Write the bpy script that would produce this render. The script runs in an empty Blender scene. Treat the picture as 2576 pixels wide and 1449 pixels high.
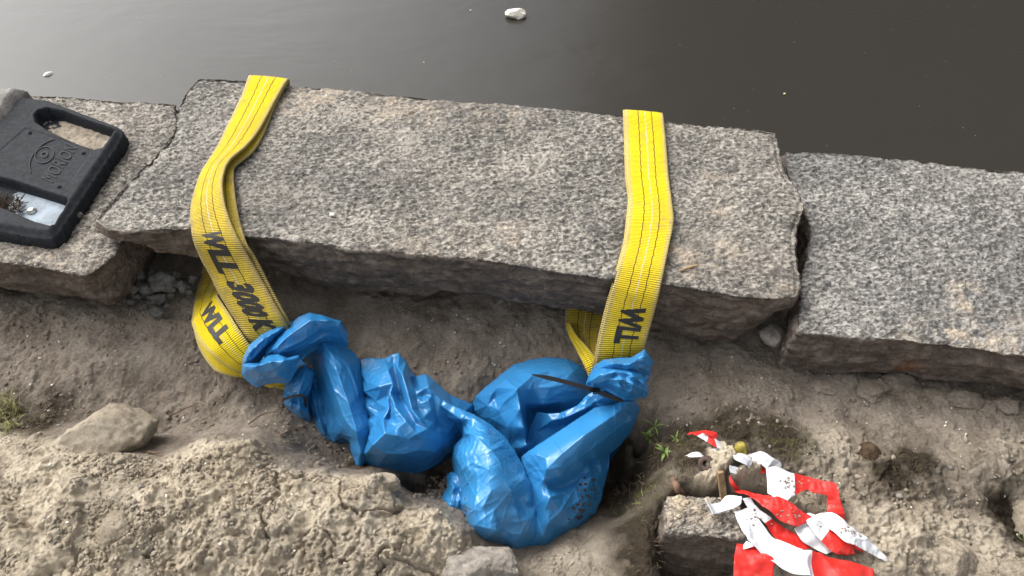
import bpy, bmesh, math, random
import numpy as np
from mathutils import Vector

# ------------------------------------------------------------------ camera, sky, sun, exposure
S = bpy.context.scene
COL = S.collection
PITCH = math.radians(50.0)
CAM_H = 1.10
F = 26.0 / 36.0 * 2576.0            # focal length in the 2576 px wide tracing frame
cam_d = bpy.data.cameras.new('camera'); cam = bpy.data.objects.new('camera', cam_d); COL.objects.link(cam)
cam_d.sensor_width = 36.0; cam_d.lens = 26.0; cam_d.clip_start = 0.02; cam_d.clip_end = 400.0
cam.location = (0, 0, CAM_H); cam.rotation_euler = (math.pi / 2 - PITCH, 0, 0)
S.camera = cam
SUN_EL, SUN_AZ = math.radians(50), math.radians(-52)       # azimuth measured from +Y towards +X
world = bpy.data.worlds.new('World'); S.world = world; world.use_nodes = True
wn = world.node_tree; wn.nodes.clear()
wo = wn.nodes.new('ShaderNodeOutputWorld'); wb = wn.nodes.new('ShaderNodeBackground')
sky = wn.nodes.new('ShaderNodeTexSky'); sky.sky_type = 'NISHITA'; sky.sun_disc = False
sky.sun_elevation = SUN_EL; sky.sun_rotation = SUN_AZ; sky.dust_density = 4.0; sky.air_density = 1.0; sky.ozone_density = 0.6
hs = wn.nodes.new('ShaderNodeHueSaturation'); hs.inputs['Saturation'].default_value = 0.20; hs.inputs['Value'].default_value = 1.0
wn.links.new(sky.outputs[0], hs.inputs['Color'])
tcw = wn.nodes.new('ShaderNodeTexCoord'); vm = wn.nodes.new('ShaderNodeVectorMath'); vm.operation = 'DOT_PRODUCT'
ca, ce = math.radians(-52), math.radians(36)  # bright cloud lobe added to the sky to lighten the water's reflection
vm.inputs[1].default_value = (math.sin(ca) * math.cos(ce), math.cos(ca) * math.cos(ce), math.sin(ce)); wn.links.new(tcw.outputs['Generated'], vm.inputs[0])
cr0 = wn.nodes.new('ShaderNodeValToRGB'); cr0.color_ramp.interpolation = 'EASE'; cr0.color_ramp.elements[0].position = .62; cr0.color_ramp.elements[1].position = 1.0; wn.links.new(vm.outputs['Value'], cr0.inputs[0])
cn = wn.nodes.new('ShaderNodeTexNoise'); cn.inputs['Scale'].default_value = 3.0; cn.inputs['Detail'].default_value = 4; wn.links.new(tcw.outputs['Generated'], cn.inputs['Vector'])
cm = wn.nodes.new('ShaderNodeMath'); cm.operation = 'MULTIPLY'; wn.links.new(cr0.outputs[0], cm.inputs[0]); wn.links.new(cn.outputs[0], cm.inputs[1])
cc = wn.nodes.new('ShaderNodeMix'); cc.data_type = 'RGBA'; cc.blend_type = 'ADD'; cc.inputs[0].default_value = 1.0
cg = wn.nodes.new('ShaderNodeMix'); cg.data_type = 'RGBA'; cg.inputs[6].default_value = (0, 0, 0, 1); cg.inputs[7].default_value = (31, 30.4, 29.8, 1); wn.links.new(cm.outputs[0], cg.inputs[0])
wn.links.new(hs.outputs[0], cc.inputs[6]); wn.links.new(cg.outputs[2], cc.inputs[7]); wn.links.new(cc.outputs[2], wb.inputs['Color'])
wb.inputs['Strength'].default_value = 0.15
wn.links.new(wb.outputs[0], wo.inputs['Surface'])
sun_d = bpy.data.lights.new('sun', 'SUN'); sun = bpy.data.objects.new('sun', sun_d); COL.objects.link(sun)
sun_d.energy = 1.1; sun_d.angle = math.radians(24); sun_d.color = (1.0, 0.96, 0.90)
sdir = Vector((math.sin(SUN_AZ) * math.cos(SUN_EL), math.cos(SUN_AZ) * math.cos(SUN_EL), math.sin(SUN_EL)))
sun.rotation_euler = sdir.to_track_quat('Z', 'Y').to_euler(); sun.location = (-3, 3, 5)
S.view_settings.view_transform = 'Standard'; S.view_settings.look = 'None'
S.view_settings.exposure = 0.5; S.view_settings.gamma = 1.0
S.render.engine = 'CYCLES'
S.cycles.max_bounces = 6

# ------------------------------------------------------------------ projection helpers
cp, sp_ = math.cos(PITCH), math.sin(PITCH)
def W(px, py, z):
    """point at height z seen at tracing pixel (px, py)"""
    px = np.asarray(px, float); py = np.asarray(py, float); z = np.asarray(z, float)
    u = (px - 1288.0) / F; v = (py - 724.5) / F
    dy = cp - v * sp_; dz = -sp_ - v * cp
    t = (z - CAM_H) / dz
    return np.stack(np.broadcast_arrays(u * t, dy * t, z), -1)
def cropA(u, v): return 590.3 + u * .3241, 771.4 + v * .3241
def cropB(u, v): return 1086.7 + u * .3887, 858.6 + v * .3887
def cropC(u, v): return 1576.4 + u * .30554, 1006.2 + v * .30554
def cropR(u, v): return u * .2871, 201.2 + v * .2871

# ------------------------------------------------------------------ noise
def _h(ix, iy, iz, s):
    n = (ix.astype(np.int64) * 374761393 + iy.astype(np.int64) * 668265263 + iz.astype(np.int64) * 2147483647 + s * 1013904223) & 0xffffffff
    n = ((n ^ (n >> 13)) * 1274126177) & 0xffffffff
    n = ((n ^ (n >> 16)) * 2246822519) & 0xffffffff
    return ((n ^ (n >> 15)) & 0xffffff) / float(0xffffff)
def noise(p, s=0):
    """value noise, -1..1; p is (..,3)"""
    i = np.floor(p).astype(np.int64); f = p - i; f = f * f * f * (f * (f * 6 - 15) + 10)
    r = 0
    for a in (0, 1):
        wx = f[..., 0] if a else 1 - f[..., 0]
        for b in (0, 1):
            wy = f[..., 1] if b else 1 - f[..., 1]
            for c in (0, 1):
                wz = f[..., 2] if c else 1 - f[..., 2]
                r = r + wx * wy * wz * _h(i[..., 0] + a, i[..., 1] + b, i[..., 2] + c, s)
    return r * 2 - 1
def fbm(p, o=4, s=0, g=0.5):
    r = 0; a = 1.0; n = 0
    for k in range(o):
        r = r + a * noise(p * (2.03 ** k) + 17.3 * k, s + k); n += a; a *= g
    return r / n
def clods(x, y, cell, s=0, dens=1.0, rmin=.3, rmax=.62, wob=None, rg=None):
    """half-sunk lumps, returns height in units of cell"""
    gx = x / cell; gy = y / cell
    if wob is not None: gx = gx + wob[0]; gy = gy + wob[1]
    ix = np.floor(gx).astype(np.int64); iy = np.floor(gy).astype(np.int64)
    out = np.zeros_like(gx); z0 = np.zeros_like(ix)
    for a in (-1, 0, 1):
        for b in (-1, 0, 1):
            cx = ix + a; cy = iy + b
            jx = cx + _h(cx, cy, z0, s); jy = cy + _h(cx, cy, z0, s + 1)
            r = rmin + (rmax - rmin) * _h(cx, cy, z0, s + 2) ** 2
            on = _h(cx, cy, z0, s + 3) < dens
            th = _h(cx, cy, z0, s + 4) * 3.14; k = .7 + .5 * _h(cx, cy, z0, s + 5)
            dx = gx - jx; dy = gy - jy
            ex = dx * np.cos(th) + dy * np.sin(th); ey = (-dx * np.sin(th) + dy * np.cos(th)) * k
            d2 = (ex * ex + ey * ey) / (r * r) + (rg if rg is not None else 0)
            out = np.maximum(out, np.where(on, r * np.sqrt(np.clip(1 - d2, 0, 1)) * .8, 0))
    return out

# ------------------------------------------------------------------ object helpers
def tag(o, label=None, cat=None, group=None, kind=None):
    if label: o['label'] = label
    if cat: o['category'] = cat
    if group: o['group'] = group
    if kind: o['kind'] = kind
    return o
def empty(name, loc=(0, 0, 0)):
    o = bpy.data.objects.new(name, None); COL.objects.link(o); o.location = loc; o.empty_display_size = .05
    return o
def mesh_obj(name, verts, faces, mat=None, parent=None, smooth=True, uv=None, attrs=None, mats=None, midx=None):
    me = bpy.data.meshes.new(name)
    v = np.asarray(verts, float)
    if parent is not None: v = v - np.array(parent.location)
    me.from_pydata(v.tolist() if len(v) < 60000 and not isinstance(faces, np.ndarray) else [], [], faces if not isinstance(faces, np.ndarray) and len(v) < 60000 else [])
    if len(me.vertices) == 0:
        fa = np.asarray(faces, np.int32); nf, k = fa.shape
        me.vertices.add(len(v)); me.vertices.foreach_set('co', v.astype(np.float32).ravel())
        me.loops.add(nf * k); me.loops.foreach_set('vertex_index', fa.ravel())
        me.polygons.add(nf); me.polygons.foreach_set('loop_start', np.arange(0, nf * k, k, dtype=np.int32))
        me.update(calc_edges=True)
    if smooth: me.polygons.foreach_set('use_smooth', [True] * len(me.polygons))
    if uv is not None:
        ul = me.uv_layers.new(name='UVMap'); li = np.empty(len(me.loops), np.int32); me.loops.foreach_get('vertex_index', li)
        ul.data.foreach_set('uv', np.asarray(uv, np.float32)[li].ravel())
    if attrs:
        for k_, a in attrs.items():
            at = me.attributes.new(k_, 'FLOAT', 'POINT'); at.data.foreach_set('value', np.asarray(a, np.float32))
    for m in (mats or ([mat] if mat else [])): me.materials.append(m)
    if midx is not None: me.polygons.foreach_set('material_index', np.asarray(midx, np.int32))
    me.validate(); me.update()
    o = bpy.data.objects.new(name, me); COL.objects.link(o)
    if parent is not None: o.parent = parent
    return o
def grid_faces(nu, nv, off=0, wrap=False):
    """faces of a (nu, nv) grid stored row-major; wrap joins v end to start"""
    i = np.arange(nu - 1)[:, None]; j = np.arange(nv if wrap else nv - 1)[None, :]
    j2 = (j + 1) % nv
    f = np.stack([i * nv + j, (i + 1) * nv + j, (i + 1) * nv + j2, i * nv + j2], -1)
    return f.reshape(-1, 4) + off
def crv(pts, n, closed=False):
    """Catmull-Rom through pts, n samples, roughly arc-length even"""
    P = np.asarray(pts, float); m = len(P)
    if m == 2:
        t = np.linspace(0, 1, n)[:, None]; return P[0] * (1 - t) + P[1] * t
    E = np.vstack([2 * P[0] - P[1], P, 2 * P[-1] - P[-2]])
    q = []
    for k in range(m - 1):
        p0, p1, p2, p3 = E[k:k + 4]
        t = np.linspace(0, 1, 24, endpoint=False)[:, None]
        q.append(.5 * ((2 * p1) + (-p0 + p2) * t + (2 * p0 - 5 * p1 + 4 * p2 - p3) * t * t + (-p0 + 3 * p1 - 3 * p2 + p3) * t ** 3))
    q.append(P[-1:]); q = np.vstack(q)
    d = np.r_[0, np.cumsum(np.linalg.norm(np.diff(q[:, :2], axis=0), axis=1) + 1e-9)]
    s = np.linspace(0, d[-1], n)
    return np.stack([np.interp(s, d, q[:, c]) for c in range(P.shape[1])], -1)
def vnormals(P, wrap=False):
    """normals of a (nu,nv,3) grid"""
    du = np.gradient(P, axis=0)
    dv = (np.roll(P, -1, 1) - np.roll(P, 1, 1)) if wrap else np.gradient(P, axis=1)
    n = np.cross(du, dv); return n / (np.linalg.norm(n, axis=-1, keepdims=True) + 1e-12)

# ------------------------------------------------------------------ materials
def mat_new(name):
    m = bpy.data.materials.new(name); m.use_nodes = True
    nt = m.node_tree; b = nt.nodes['Principled BSDF']
    return m, nt, b
def nd(nt, t, **k):
    n = nt.nodes.new(t)
    for a, v in k.items():
        if a in n.inputs and not hasattr(n, a): n.inputs[a].default_value = v
        else: setattr(n, a, v)
    return n
def tex(nt, kind, scale, vec=None, detail=4, rough=.6, dist=0.0, **k):
    n = nt.nodes.new('ShaderNodeTex' + kind); n.inputs['Scale'].default_value = scale
    if 'Detail' in n.inputs: n.inputs['Detail'].default_value = detail
    if kind == 'Noise': n.inputs['Roughness'].default_value = rough; n.inputs['Distortion'].default_value = dist
    for a, v in k.items(): setattr(n, a, v)
    if vec is not None: nt.links.new(vec, n.inputs['Vector'])
    return n
def ramp(nt, src, stops):
    r = nt.nodes.new('ShaderNodeValToRGB'); e = r.color_ramp.elements
    while len(e) < len(stops): e.new(.5)
    for i, (p, c) in enumerate(stops):
        e[i].position = p; e[i].color = (*c, 1) if not isinstance(c, (int, float)) else (c, c, c, 1)
    nt.links.new(src, r.inputs[0]); return r
def mix(nt, f, a, b, mode='MIX'):
    m = nt.nodes.new('ShaderNodeMix'); m.data_type = 'RGBA'; m.blend_type = mode
    for s, i in ((f, 0), (a, 6), (b, 7)):
        if isinstance(s, (int, float)): m.inputs[i].default_value = s
        elif isinstance(s, tuple): m.inputs[i].default_value = (*s, 1)
        else: nt.links.new(s, m.inputs[i])
    return m.outputs[2]
def math_(nt, op, a, b=None, c=None):
    m = nt.nodes.new('ShaderNodeMath'); m.operation = op
    for i, s in enumerate((a, b, c)):
        if s is None: continue
        if isinstance(s, (int, float)): m.inputs[i].default_value = s
        else: nt.links.new(s, m.inputs[i])
    return m.outputs[0]
def bump(nt, b, h, strength, dist, prev=None):
    n = nt.nodes.new('ShaderNodeBump'); n.inputs['Strength'].default_value = strength; n.inputs['Distance'].default_value = dist
    nt.links.new(h, n.inputs['Height'])
    if prev is not None: nt.links.new(prev, n.inputs['Normal'])
    nt.links.new(n.outputs[0], b.inputs['Normal']); return n.outputs[0]
def objco(nt, sx=1, sy=1, sz=1, rot=0):
    t = nt.nodes.new('ShaderNodeTexCoord'); m = nt.nodes.new('ShaderNodeMapping')
    m.inputs['Scale'].default_value = (sx, sy, sz); m.inputs['Rotation'].default_value = (0, 0, rot)
    nt.links.new(t.outputs['Object'], m.inputs[0]); return m.outputs[0]
def attr(nt, name):
    a = nt.nodes.new('ShaderNodeAttribute'); a.attribute_name = name; return a.outputs['Fac']

def m_granite(name, light=(.27, .254, .228), dark=(.092, .087, .08), tint=(.25, .22, .19), cool=0.0):
    m, nt, b = mat_new(name)
    co = objco(nt, .9, 1.15, 1.1, math.radians(5))
    n1 = tex(nt, 'Noise', 112, co, 4, .62, .5)
    n2 = tex(nt, 'Noise', 34, co, 4, .6, .6)
    n3 = tex(nt, 'Noise', 6, objco(nt), 3, .6)
    s = math_(nt, 'MULTIPLY_ADD', n2.outputs[0], .26, math_(nt, 'ADD', n1.outputs[0], .045))
    s2 = math_(nt, 'MULTIPLY_ADD', n3.outputs[0], .28, s)
    mid = tuple((l * .5 + d * .5) for l, d in zip(light, dark))
    r = ramp(nt, s2, [(.72, dark), (.80, mid), (.855, light), (.95, tuple(min(1, l * 1.5) for l in light))])
    zone = ramp(nt, tex(nt, 'Noise', 2.3, objco(nt, 1, 1.6, 1), 4, .6).outputs[0], [(.35, (.74, .73, .72)), (.65, (1.16, 1.13, 1.08))])
    worn = tex(nt, 'Noise', 3.1, objco(nt), 5, .65)
    wr = ramp(nt, worn.outputs[0], [(.50, 0.0), (.68, 1.0)])
    c = mix(nt, math_(nt, 'MULTIPLY', wr.outputs[0], .28), r.outputs[0], tint)
    c = mix(nt, 1.0, c, zone.outputs[0], 'MULTIPLY')
    sand = attr(nt, 'sand'); sn = tex(nt, 'Noise', 160, objco(nt), 4, .7)
    sf = math_(nt, 'MULTIPLY', sand, ramp(nt, sn.outputs[0], [(.38, 0.2), (.58, 1.0)]).outputs[0])
    c = mix(nt, sf, c, (.50, .41, .31))
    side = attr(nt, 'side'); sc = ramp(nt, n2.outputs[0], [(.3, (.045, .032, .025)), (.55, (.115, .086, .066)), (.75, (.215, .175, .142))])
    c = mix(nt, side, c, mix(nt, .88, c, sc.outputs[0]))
    c = mix(nt, attr(nt, 'rust'), c, (.20, .075, .03))
    nt.links.new(c, b.inputs['Base Color']); b.inputs['Roughness'].default_value = .72
    b.inputs['Specular IOR Level'].default_value = .35
    p = bump(nt, b, n2.outputs[0], .6, .006)
    bump(nt, b, n1.outputs[0], 1.0, .007, p)
    return m
M = {}
M['granite'] = m_granite('granite')
M['granite_cool'] = m_granite('granite_cool', (.26, .252, .238), (.09, .088, .085), (.18, .172, .16))
M['granite_dull'] = m_granite('granite_dull', (.27, .25, .22), (.085, .078, .07), (.20, .17, .14))

def m_soil():
    m, nt, b = mat_new('soil'); co = objco(nt)
    n1 = tex(nt, 'Noise', 11, co, 8, .7); n2 = tex(nt, 'Noise', 170, co, 6, .78); n3 = tex(nt, 'Noise', 460, co, 4, .75)
    s = math_(nt, 'MULTIPLY_ADD', n2.outputs[0], .7, n1.outputs[0])
    dry = ramp(nt, s, [(.55, (.29, .236, .168)), (.76, (.48, .405, .30)), (.95, (.66, .575, .445))])
    wet = ramp(nt, s, [(.55, (.125, .10, .078)), (.80, (.235, .197, .158)), (1.0, (.36, .31, .255))])
    c = mix(nt, attr(nt, 'dry'), wet.outputs[0], dry.outputs[0])
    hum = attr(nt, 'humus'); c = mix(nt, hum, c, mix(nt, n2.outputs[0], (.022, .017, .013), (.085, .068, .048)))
    moss = attr(nt, 'moss'); c = mix(nt, moss, c, mix(nt, n2.outputs[0], (.03, .035, .012), (.13, .13, .05)))
    sp = tex(nt, 'Voronoi', 210, co); sf = ramp(nt, sp.outputs['Distance'], [(.08, 1.0), (.16, 0.0)])
    pick = tex(nt, 'Noise', 60, co, 1, .5); pf = ramp(nt, pick.outputs[0], [(.60, 0.0), (.66, 1.0)])
    c = mix(nt, math_(nt, 'MULTIPLY', sf.outputs[0], math_(nt, 'MULTIPLY', pf.outputs[0], .8)), c, (.55, .50, .43))
    nt.links.new(c, b.inputs['Base Color']); b.inputs['Roughness'].default_value = 1.0; b.inputs['Specular IOR Level'].default_value = .04
    p = bump(nt, b, n2.outputs[0], .9, .0055); bump(nt, b, n3.outputs[0], .9, .0022, p)
    return m
M['soil'] = m_soil()

def m_web():
    m, nt, b = mat_new('yellow_webbing')
    uv = nt.nodes.new('ShaderNodeUVMap'); sx = nt.nodes.new('ShaderNodeSeparateXYZ'); nt.links.new(uv.outputs[0], sx.inputs[0])
    U, V = sx.outputs[0], sx.outputs[1]            # U 0..1 across, V metres along
    co = objco(nt); n1 = tex(nt, 'Noise', 22, co, 5, .65); n2 = tex(nt, 'Noise', 900, co, 2, .6)
    base = mix(nt, n1.outputs[0], (.84, .60, .006), (.92, .72, .008))
    rib = math_(nt, 'SINE', math_(nt, 'MULTIPLY', V, 2 * math.pi / .0042))
    rr = ramp(nt, math_(nt, 'MULTIPLY_ADD', rib, .5, .5), [(.0, .0), (.5, 1.0)])
    c = mix(nt, math_(nt, 'MULTIPLY', math_(nt, 'SUBTRACT', 1.0, rr.outputs[0]), .36), base, (.55, .38, .02))
    e = math_(nt, 'ABSOLUTE', math_(nt, 'SUBTRACT', U, .5))
    ed = ramp(nt, math_(nt, 'MULTIPLY_ADD', n1.outputs[0], .10, e), [(.44, 0.0), (.49, 1.0)])
    c = mix(nt, math_(nt, 'MULTIPLY', ed.outputs[0], .65), c, (.52, .43, .24))
    dn = tex(nt, 'Noise', 9, co, 6, .7); df = ramp(nt, dn.outputs[0], [(.52, 0.0), (.72, 1.0)])
    c = mix(nt, math_(nt, 'MULTIPLY', df.outputs[0], .32), c, (.42, .32, .12))
    dirt = attr(nt, 'dirt'); dsp = ramp(nt, tex(nt, 'Noise', 30, co, 6, .75).outputs[0], [(.36, .55), (.60, 1.0)]); c = mix(nt, math_(nt, 'MULTIPLY', math_(nt, 'MULTIPLY', dirt, .85), dsp.outputs[0]), c, (.25, .18, .07))  # webbing dirt, plus painted shade on the left sling's inner face
    sp2 = tex(nt, 'Noise', 16, objco(nt, 1, 1, 1, 1.0), 6, .75); sf2 = ramp(nt, sp2.outputs[0], [(.60, 0.0), (.70, 1.0)]); c = mix(nt, math_(nt, 'MULTIPLY', sf2.outputs[0], .5), c, (.20, .17, .13))
    wav = math_(nt, 'MULTIPLY', math_(nt, 'SINE', math_(nt, 'MULTIPLY', V, 260.0)), .006)
    for u0, colr in ((.34, (.03, .025, .02)), (.52, (.62, .60, .52)), (.69, (.03, .025, .02))):
        d = math_(nt, 'ABSOLUTE', math_(nt, 'SUBTRACT', math_(nt, 'ADD', U, wav), u0))
        l = math_(nt, 'LESS_THAN', d, .0115 if colr[0] < .1 else .009)
        c = mix(nt, math_(nt, 'MULTIPLY', l, .85), c, colr)
    nt.links.new(c, b.inputs['Base Color']); b.inputs['Roughness'].default_value = .8; b.inputs['Specular IOR Level'].default_value = .2
    p = bump(nt, b, rib, .8, .0014); bump(nt, b, n2.outputs[0], .5, .0006, p)
    return m
M['web'] = m_web()

def simple(name, col, rough=.6, metal=0.0, var=.25, scale=40, bstr=.3, bdist=.001, spec=.5, col2=None, coat=0):
    m, nt, b = mat_new(name); co = objco(nt); n = tex(nt, 'Noise', scale, co, 6, .65)
    c2 = col2 or tuple(x * (1 - var) for x in col); c1 = tuple(min(1, x * (1 + var)) for x in col)
    r = ramp(nt, n.outputs[0], [(.32, c2), (.62, c1)])
    nt.links.new(r.outputs[0], b.inputs['Base Color']); b.inputs['Roughness'].default_value = rough; b.inputs['Metallic'].default_value = metal
    b.inputs['Specular IOR Level'].default_value = spec; b.inputs['Coat Weight'].default_value = coat
    n2 = tex(nt, 'Noise', scale * 5, co, 5, .6); bump(nt, b, n2.outputs[0], bstr, bdist)
    return m
M['ink'] = simple('black_print', (.014, .013, .012), .6, var=.3, scale=400)
M['rubber'] = simple('black_rubber', (.017, .019, .023), .78, var=.4, scale=90, bstr=.5, bdist=.0015, col2=(.009, .010, .012), spec=.22)
M['rubber_edge'] = simple('rubber_lettering', (.015, .017, .020), .8, var=.3, scale=60)
M['dust_concrete'] = simple('dusty_concrete', (.17, .16, .15), .9, var=.35, scale=30, bstr=.8, bdist=.004)
M['zinc'] = simple('galvanised_sheet', (.20, .24, .28), .65, metal=.1, var=.35, scale=26)
M['pale_metal'] = simple('pale_bolt_metal', (.72, .74, .70), .35, metal=.8, var=.1, scale=80)
M['dirt'] = simple('packed_dirt', (.30, .255, .20), .95, var=.45, scale=90, bstr=1, bdist=.004, spec=.2)
M['humus'] = simple('dark_humus', (.075, .05, .03), .95, var=.6, scale=120, bstr=1, bdist=.004, spec=.2)
M['tie'] = simple('black_nylon', (.012, .012, .013), .38, var=.2, scale=60)
M['leaf'] = simple('weed_leaf', (.16, .24, .055), .6, var=.4, scale=60)
M['grass'] = simple('grass_blade', (.16, .17, .05), .6, var=.6, scale=40, col2=(.26, .22, .10))
M['moss_d'] = simple('dry_moss_fibre', (.09, .07, .04), .9, var=.6, scale=60)
M['twig'] = simple('twig_bark', (.17, .10, .065), .8, var=.4, scale=90, bstr=.8, bdist=.002)
M['wood'] = simple('old_wood', (.30, .20, .11), .8, var=.4, scale=50, bstr=.8, bdist=.002)
M['rust'] = simple('rusted_iron', (.075, .05, .04), .75, metal=.3, var=.5, scale=70, bstr=.8, bdist=.002)
M['yplastic'] = simple('yellow_plastic', (.36, .29, .03), .6, var=.3, scale=70, col2=(.07, .06, .035))
M['shell'] = simple('shell_white', (.70, .66, .58), .5, var=.2, scale=90)
M['foam'] = simple('wet_foam', (.78, .74, .66), .7, var=.22, scale=35, bstr=.9, bdist=.008, col2=(.48, .42, .34))
M['rock'] = simple('grey_rock', (.23, .205, .175), .85, var=.45, scale=35, bstr=1, bdist=.004, spec=.3)
M['rock_tan'] = simple('tan_rock', (.36, .305, .235), .95, var=.4, scale=70, bstr=1, bdist=.008, spec=.08)
M['rubble'] = simple('rubble_stone', (.12, .118, .11), .85, var=.45, scale=60, bstr=1, bdist=.004, spec=.3)
M['crumb'] = simple('dry_soil_crumb', (.44, .37, .27), .95, var=.35, scale=60, bstr=1, bdist=.003, spec=.2)
M['crumb_wet'] = simple('moist_soil_crumb', (.17, .142, .115), .95, var=.35, scale=60, bstr=1, bdist=.003, spec=.2)
M['wall'] = simple('quay_masonry', (.12, .11, .095), .85, var=.5, scale=6, bstr=1, bdist=.02)
M['brick'] = simple('dark_facade', (.045, .036, .030), .85, var=.3, scale=2)

def m_film(name, cols, rough, coat, trans=0.0, dirtc=(.35, .28, .2), wr=.0012):
    m, nt, b = mat_new(name); co = objco(nt)
    n = tex(nt, 'Noise', 5, co, 4, .6); r = ramp(nt, n.outputs[0], [(.3, cols[0]), (.7, cols[1])])
    d = tex(nt, 'Noise', 55, co, 6, .75); df = ramp(nt, d.outputs[0], [(.60, 0.0), (.72, 1.0)])
    big = tex(nt, 'Noise', 7, objco(nt, 1, 1, 1, .7), 3, .5); bf = ramp(nt, big.outputs[0], [(.48, 0.0), (.62, 1.0)])
    dm = math_(nt, 'MULTIPLY', df.outputs[0], math_(nt, 'MULTIPLY', bf.outputs[0], .6))
    c = mix(nt, dm, r.outputs[0], dirtc)
    nt.links.new(c, b.inputs['Base Color'])
    b.inputs['Roughness'].default_value = rough; b.inputs['Coat Weight'].default_value = coat; b.inputs['Coat Roughness'].default_value = .22
    b.inputs['Subsurface Weight'].default_value = trans; b.inputs['Subsurface Radius'].default_value = (.01, .01, .01); b.inputs['Subsurface Scale'].default_value = .3
    w = tex(nt, 'Voronoi', 38, mix(nt, .06, co, tex(nt, 'Noise', 14, co, 3, .6).outputs['Color']), feature='DISTANCE_TO_EDGE')
    wv = math_(nt, 'MINIMUM', w.outputs['Distance'], .18)
    p = bump(nt, b, wv, .04, .004)
    w2 = tex(nt, 'Noise', 26, objco(nt, .5, 1.3, 1, .8), 3, .5, 2.0); bump(nt, b, w2.outputs[0], .16, wr * 2, p)
    return m
M['blue'] = m_film('blue_plastic_film', ((.024, .178, .42), (.038, .228, .49)), .27, .12, 0.0)
M['tape_red'] = m_film('red_tape_film', ((.58, .018, .014), (.68, .03, .022)), .45, .0, wr=.0006)
M['tape_white'] = m_film('white_tape_film', ((.58, .60, .64), (.68, .685, .70)), .48, .0, wr=.0006)

def m_water():
    m, nt, b = mat_new('canal_water'); co = objco(nt)
    b.inputs['Base Color'].default_value = (.031, .0285, .0245, 1); b.inputs['Roughness'].default_value = .24; b.inputs['IOR'].default_value = 1.33
    n = tex(nt, 'Noise', 2.2, objco(nt, .6, 1.4, 1, .3), 3, .5, .6); p = bump(nt, b, n.outputs[0], .22, .03)
    n2 = tex(nt, 'Noise', 11, objco(nt, .7, 1.3, 1), 2, .5); bump(nt, b, n2.outputs[0], .06, .02, p)
    return m
M['water'] = m_water()

# ------------------------------------------------------------------ ground height field
GP = [  # tracing pixel x, y, height
 (1700, 1420, -.44), (1790, 1440, -.45), (1850, 1450, -.42), (1700, 1500, -.45), (1820, 1520, -.44), (1930, 1430, -.185), (1960, 1500, -.20), (1900, 1380, -.19), (1780, 1222, -.168), (1850, 1228, -.160), (1700, 1228, -.172), (1790, 1198, -.158), (1735, 1200, -.168), (1655, 1380, -.225), (1650, 1440, -.235), (1750, 1750, -.40), (1632, 1380, -.215), (1635, 1445, -.225), (1575, 1225, -.43), (1600, 1175, -.42),
 (-600, 800, -.2), (0, 790, -.215), (300, 790, -.225), (450, 800, -.235), (700, 790, -.24), (1000, 830, -.24), (1300, 860, -.24), (1700, 900, -.22), (1900, 910, -.21), (2100, 960, -.2), (2400, 1020, -.2), (2700, 1040, -.2), (3300, 1100, -.2),
 (-400, 950, -.24), (0, 950, -.245), (200, 950, -.25), (400, 950, -.265), (600, 1000, -.285), (300, 1030, -.29), (420, 1085, -.31), (180, 1030, -.28), (60, 1040, -.27), (650, 1070, -.30), (780, 1140, -.32), (560, 1060, -.30), (860, 1170, -.335),
 (1000, 980, -.28), (1200, 950, -.27), (1400, 900, -.25), (900, 900, -.26),
 (900, 1150, -.35), (1040, 1245, -.37), (1100, 1240, -.37), (1080, 1180, -.37), (1250, 1100, -.37), (1400, 1200, -.39), (1500, 1250, -.39), (1590, 1130, -.34), (1560, 1300, -.37), (1450, 1340, -.34), (1350, 1400, -.32), (1300, 1300, -.38), (1200, 1300, -.36),
 (0, 1085, -.225), (100, 1105, -.205), (180, 1120, -.185), (250, 1140, -.18), (320, 1148, -.185), (380, 1158, -.20), (440, 1148, -.2), (520, 1106, -.175), (640, 1108, -.175), (680, 1180, -.19), (800, 1188, -.2), (960, 1203, -.2), (1000, 1268, -.22), (1100, 1293, -.22), (1160, 1340, -.22), (1165, 1372, -.23),
 (100, 1200, -.165), (300, 1200, -.16), (100, 1300, -.16), (400, 1250, -.15), (700, 1250, -.155), (900, 1300, -.17), (1050, 1400, -.19), (500, 1400, -.145), (200, 1440, -.17), (500, 1750, -.2), (1300, 1750, -.25), (-500, 1300, -.18), (-300, 1700, -.2),
 (1200, 1440, -.28), (1400, 1440, -.28), (1520, 1400, -.29),
 (1640, 1030, -.26), (1640, 1110, -.235), (1700, 1000, -.24), (1800, 1100, -.205), (1740, 1180, -.18), (1670, 1200, -.195), (1650, 1260, -.20), (1640, 1330, -.215), (1590, 1430, -.25),
 (2000, 1030, -.215), (2200, 1100, -.2), (2100, 1250, -.165), (2000, 1180, -.17), (2300, 1300, -.16), (2500, 1180, -.18), (2400, 1400, -.16), (2570, 1420, -.17), (2525, 1330, -.24), (2560, 1300, -.25), (2050, 1400, -.165), (1900, 1330, -.175), (2200, 1440, -.165), (3200, 1300, -.18), (2500, 1800, -.2), (1800, 1800, -.25),
]
gpw = np.array([W(a, b, c) for a, b, c in GP])
gpw = np.vstack([gpw, [(x, 1.5, -.24) for x in np.linspace(-2.5, 2.5, 9)], [(x, -1.5, -.25) for x in np.linspace(-4, 4, 7)], [(-5, .5, -.22), (5, .5, -.2), (-3, 1, -.22), (3, 1, -.2)]])
_c = gpw[:, :2]; _d = np.linalg.norm(_c[:, None] - _c[None], axis=-1)
_w = np.linalg.solve(_d + 1e-3 * np.eye(len(_c)), gpw[:, 2] + .22)
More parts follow.
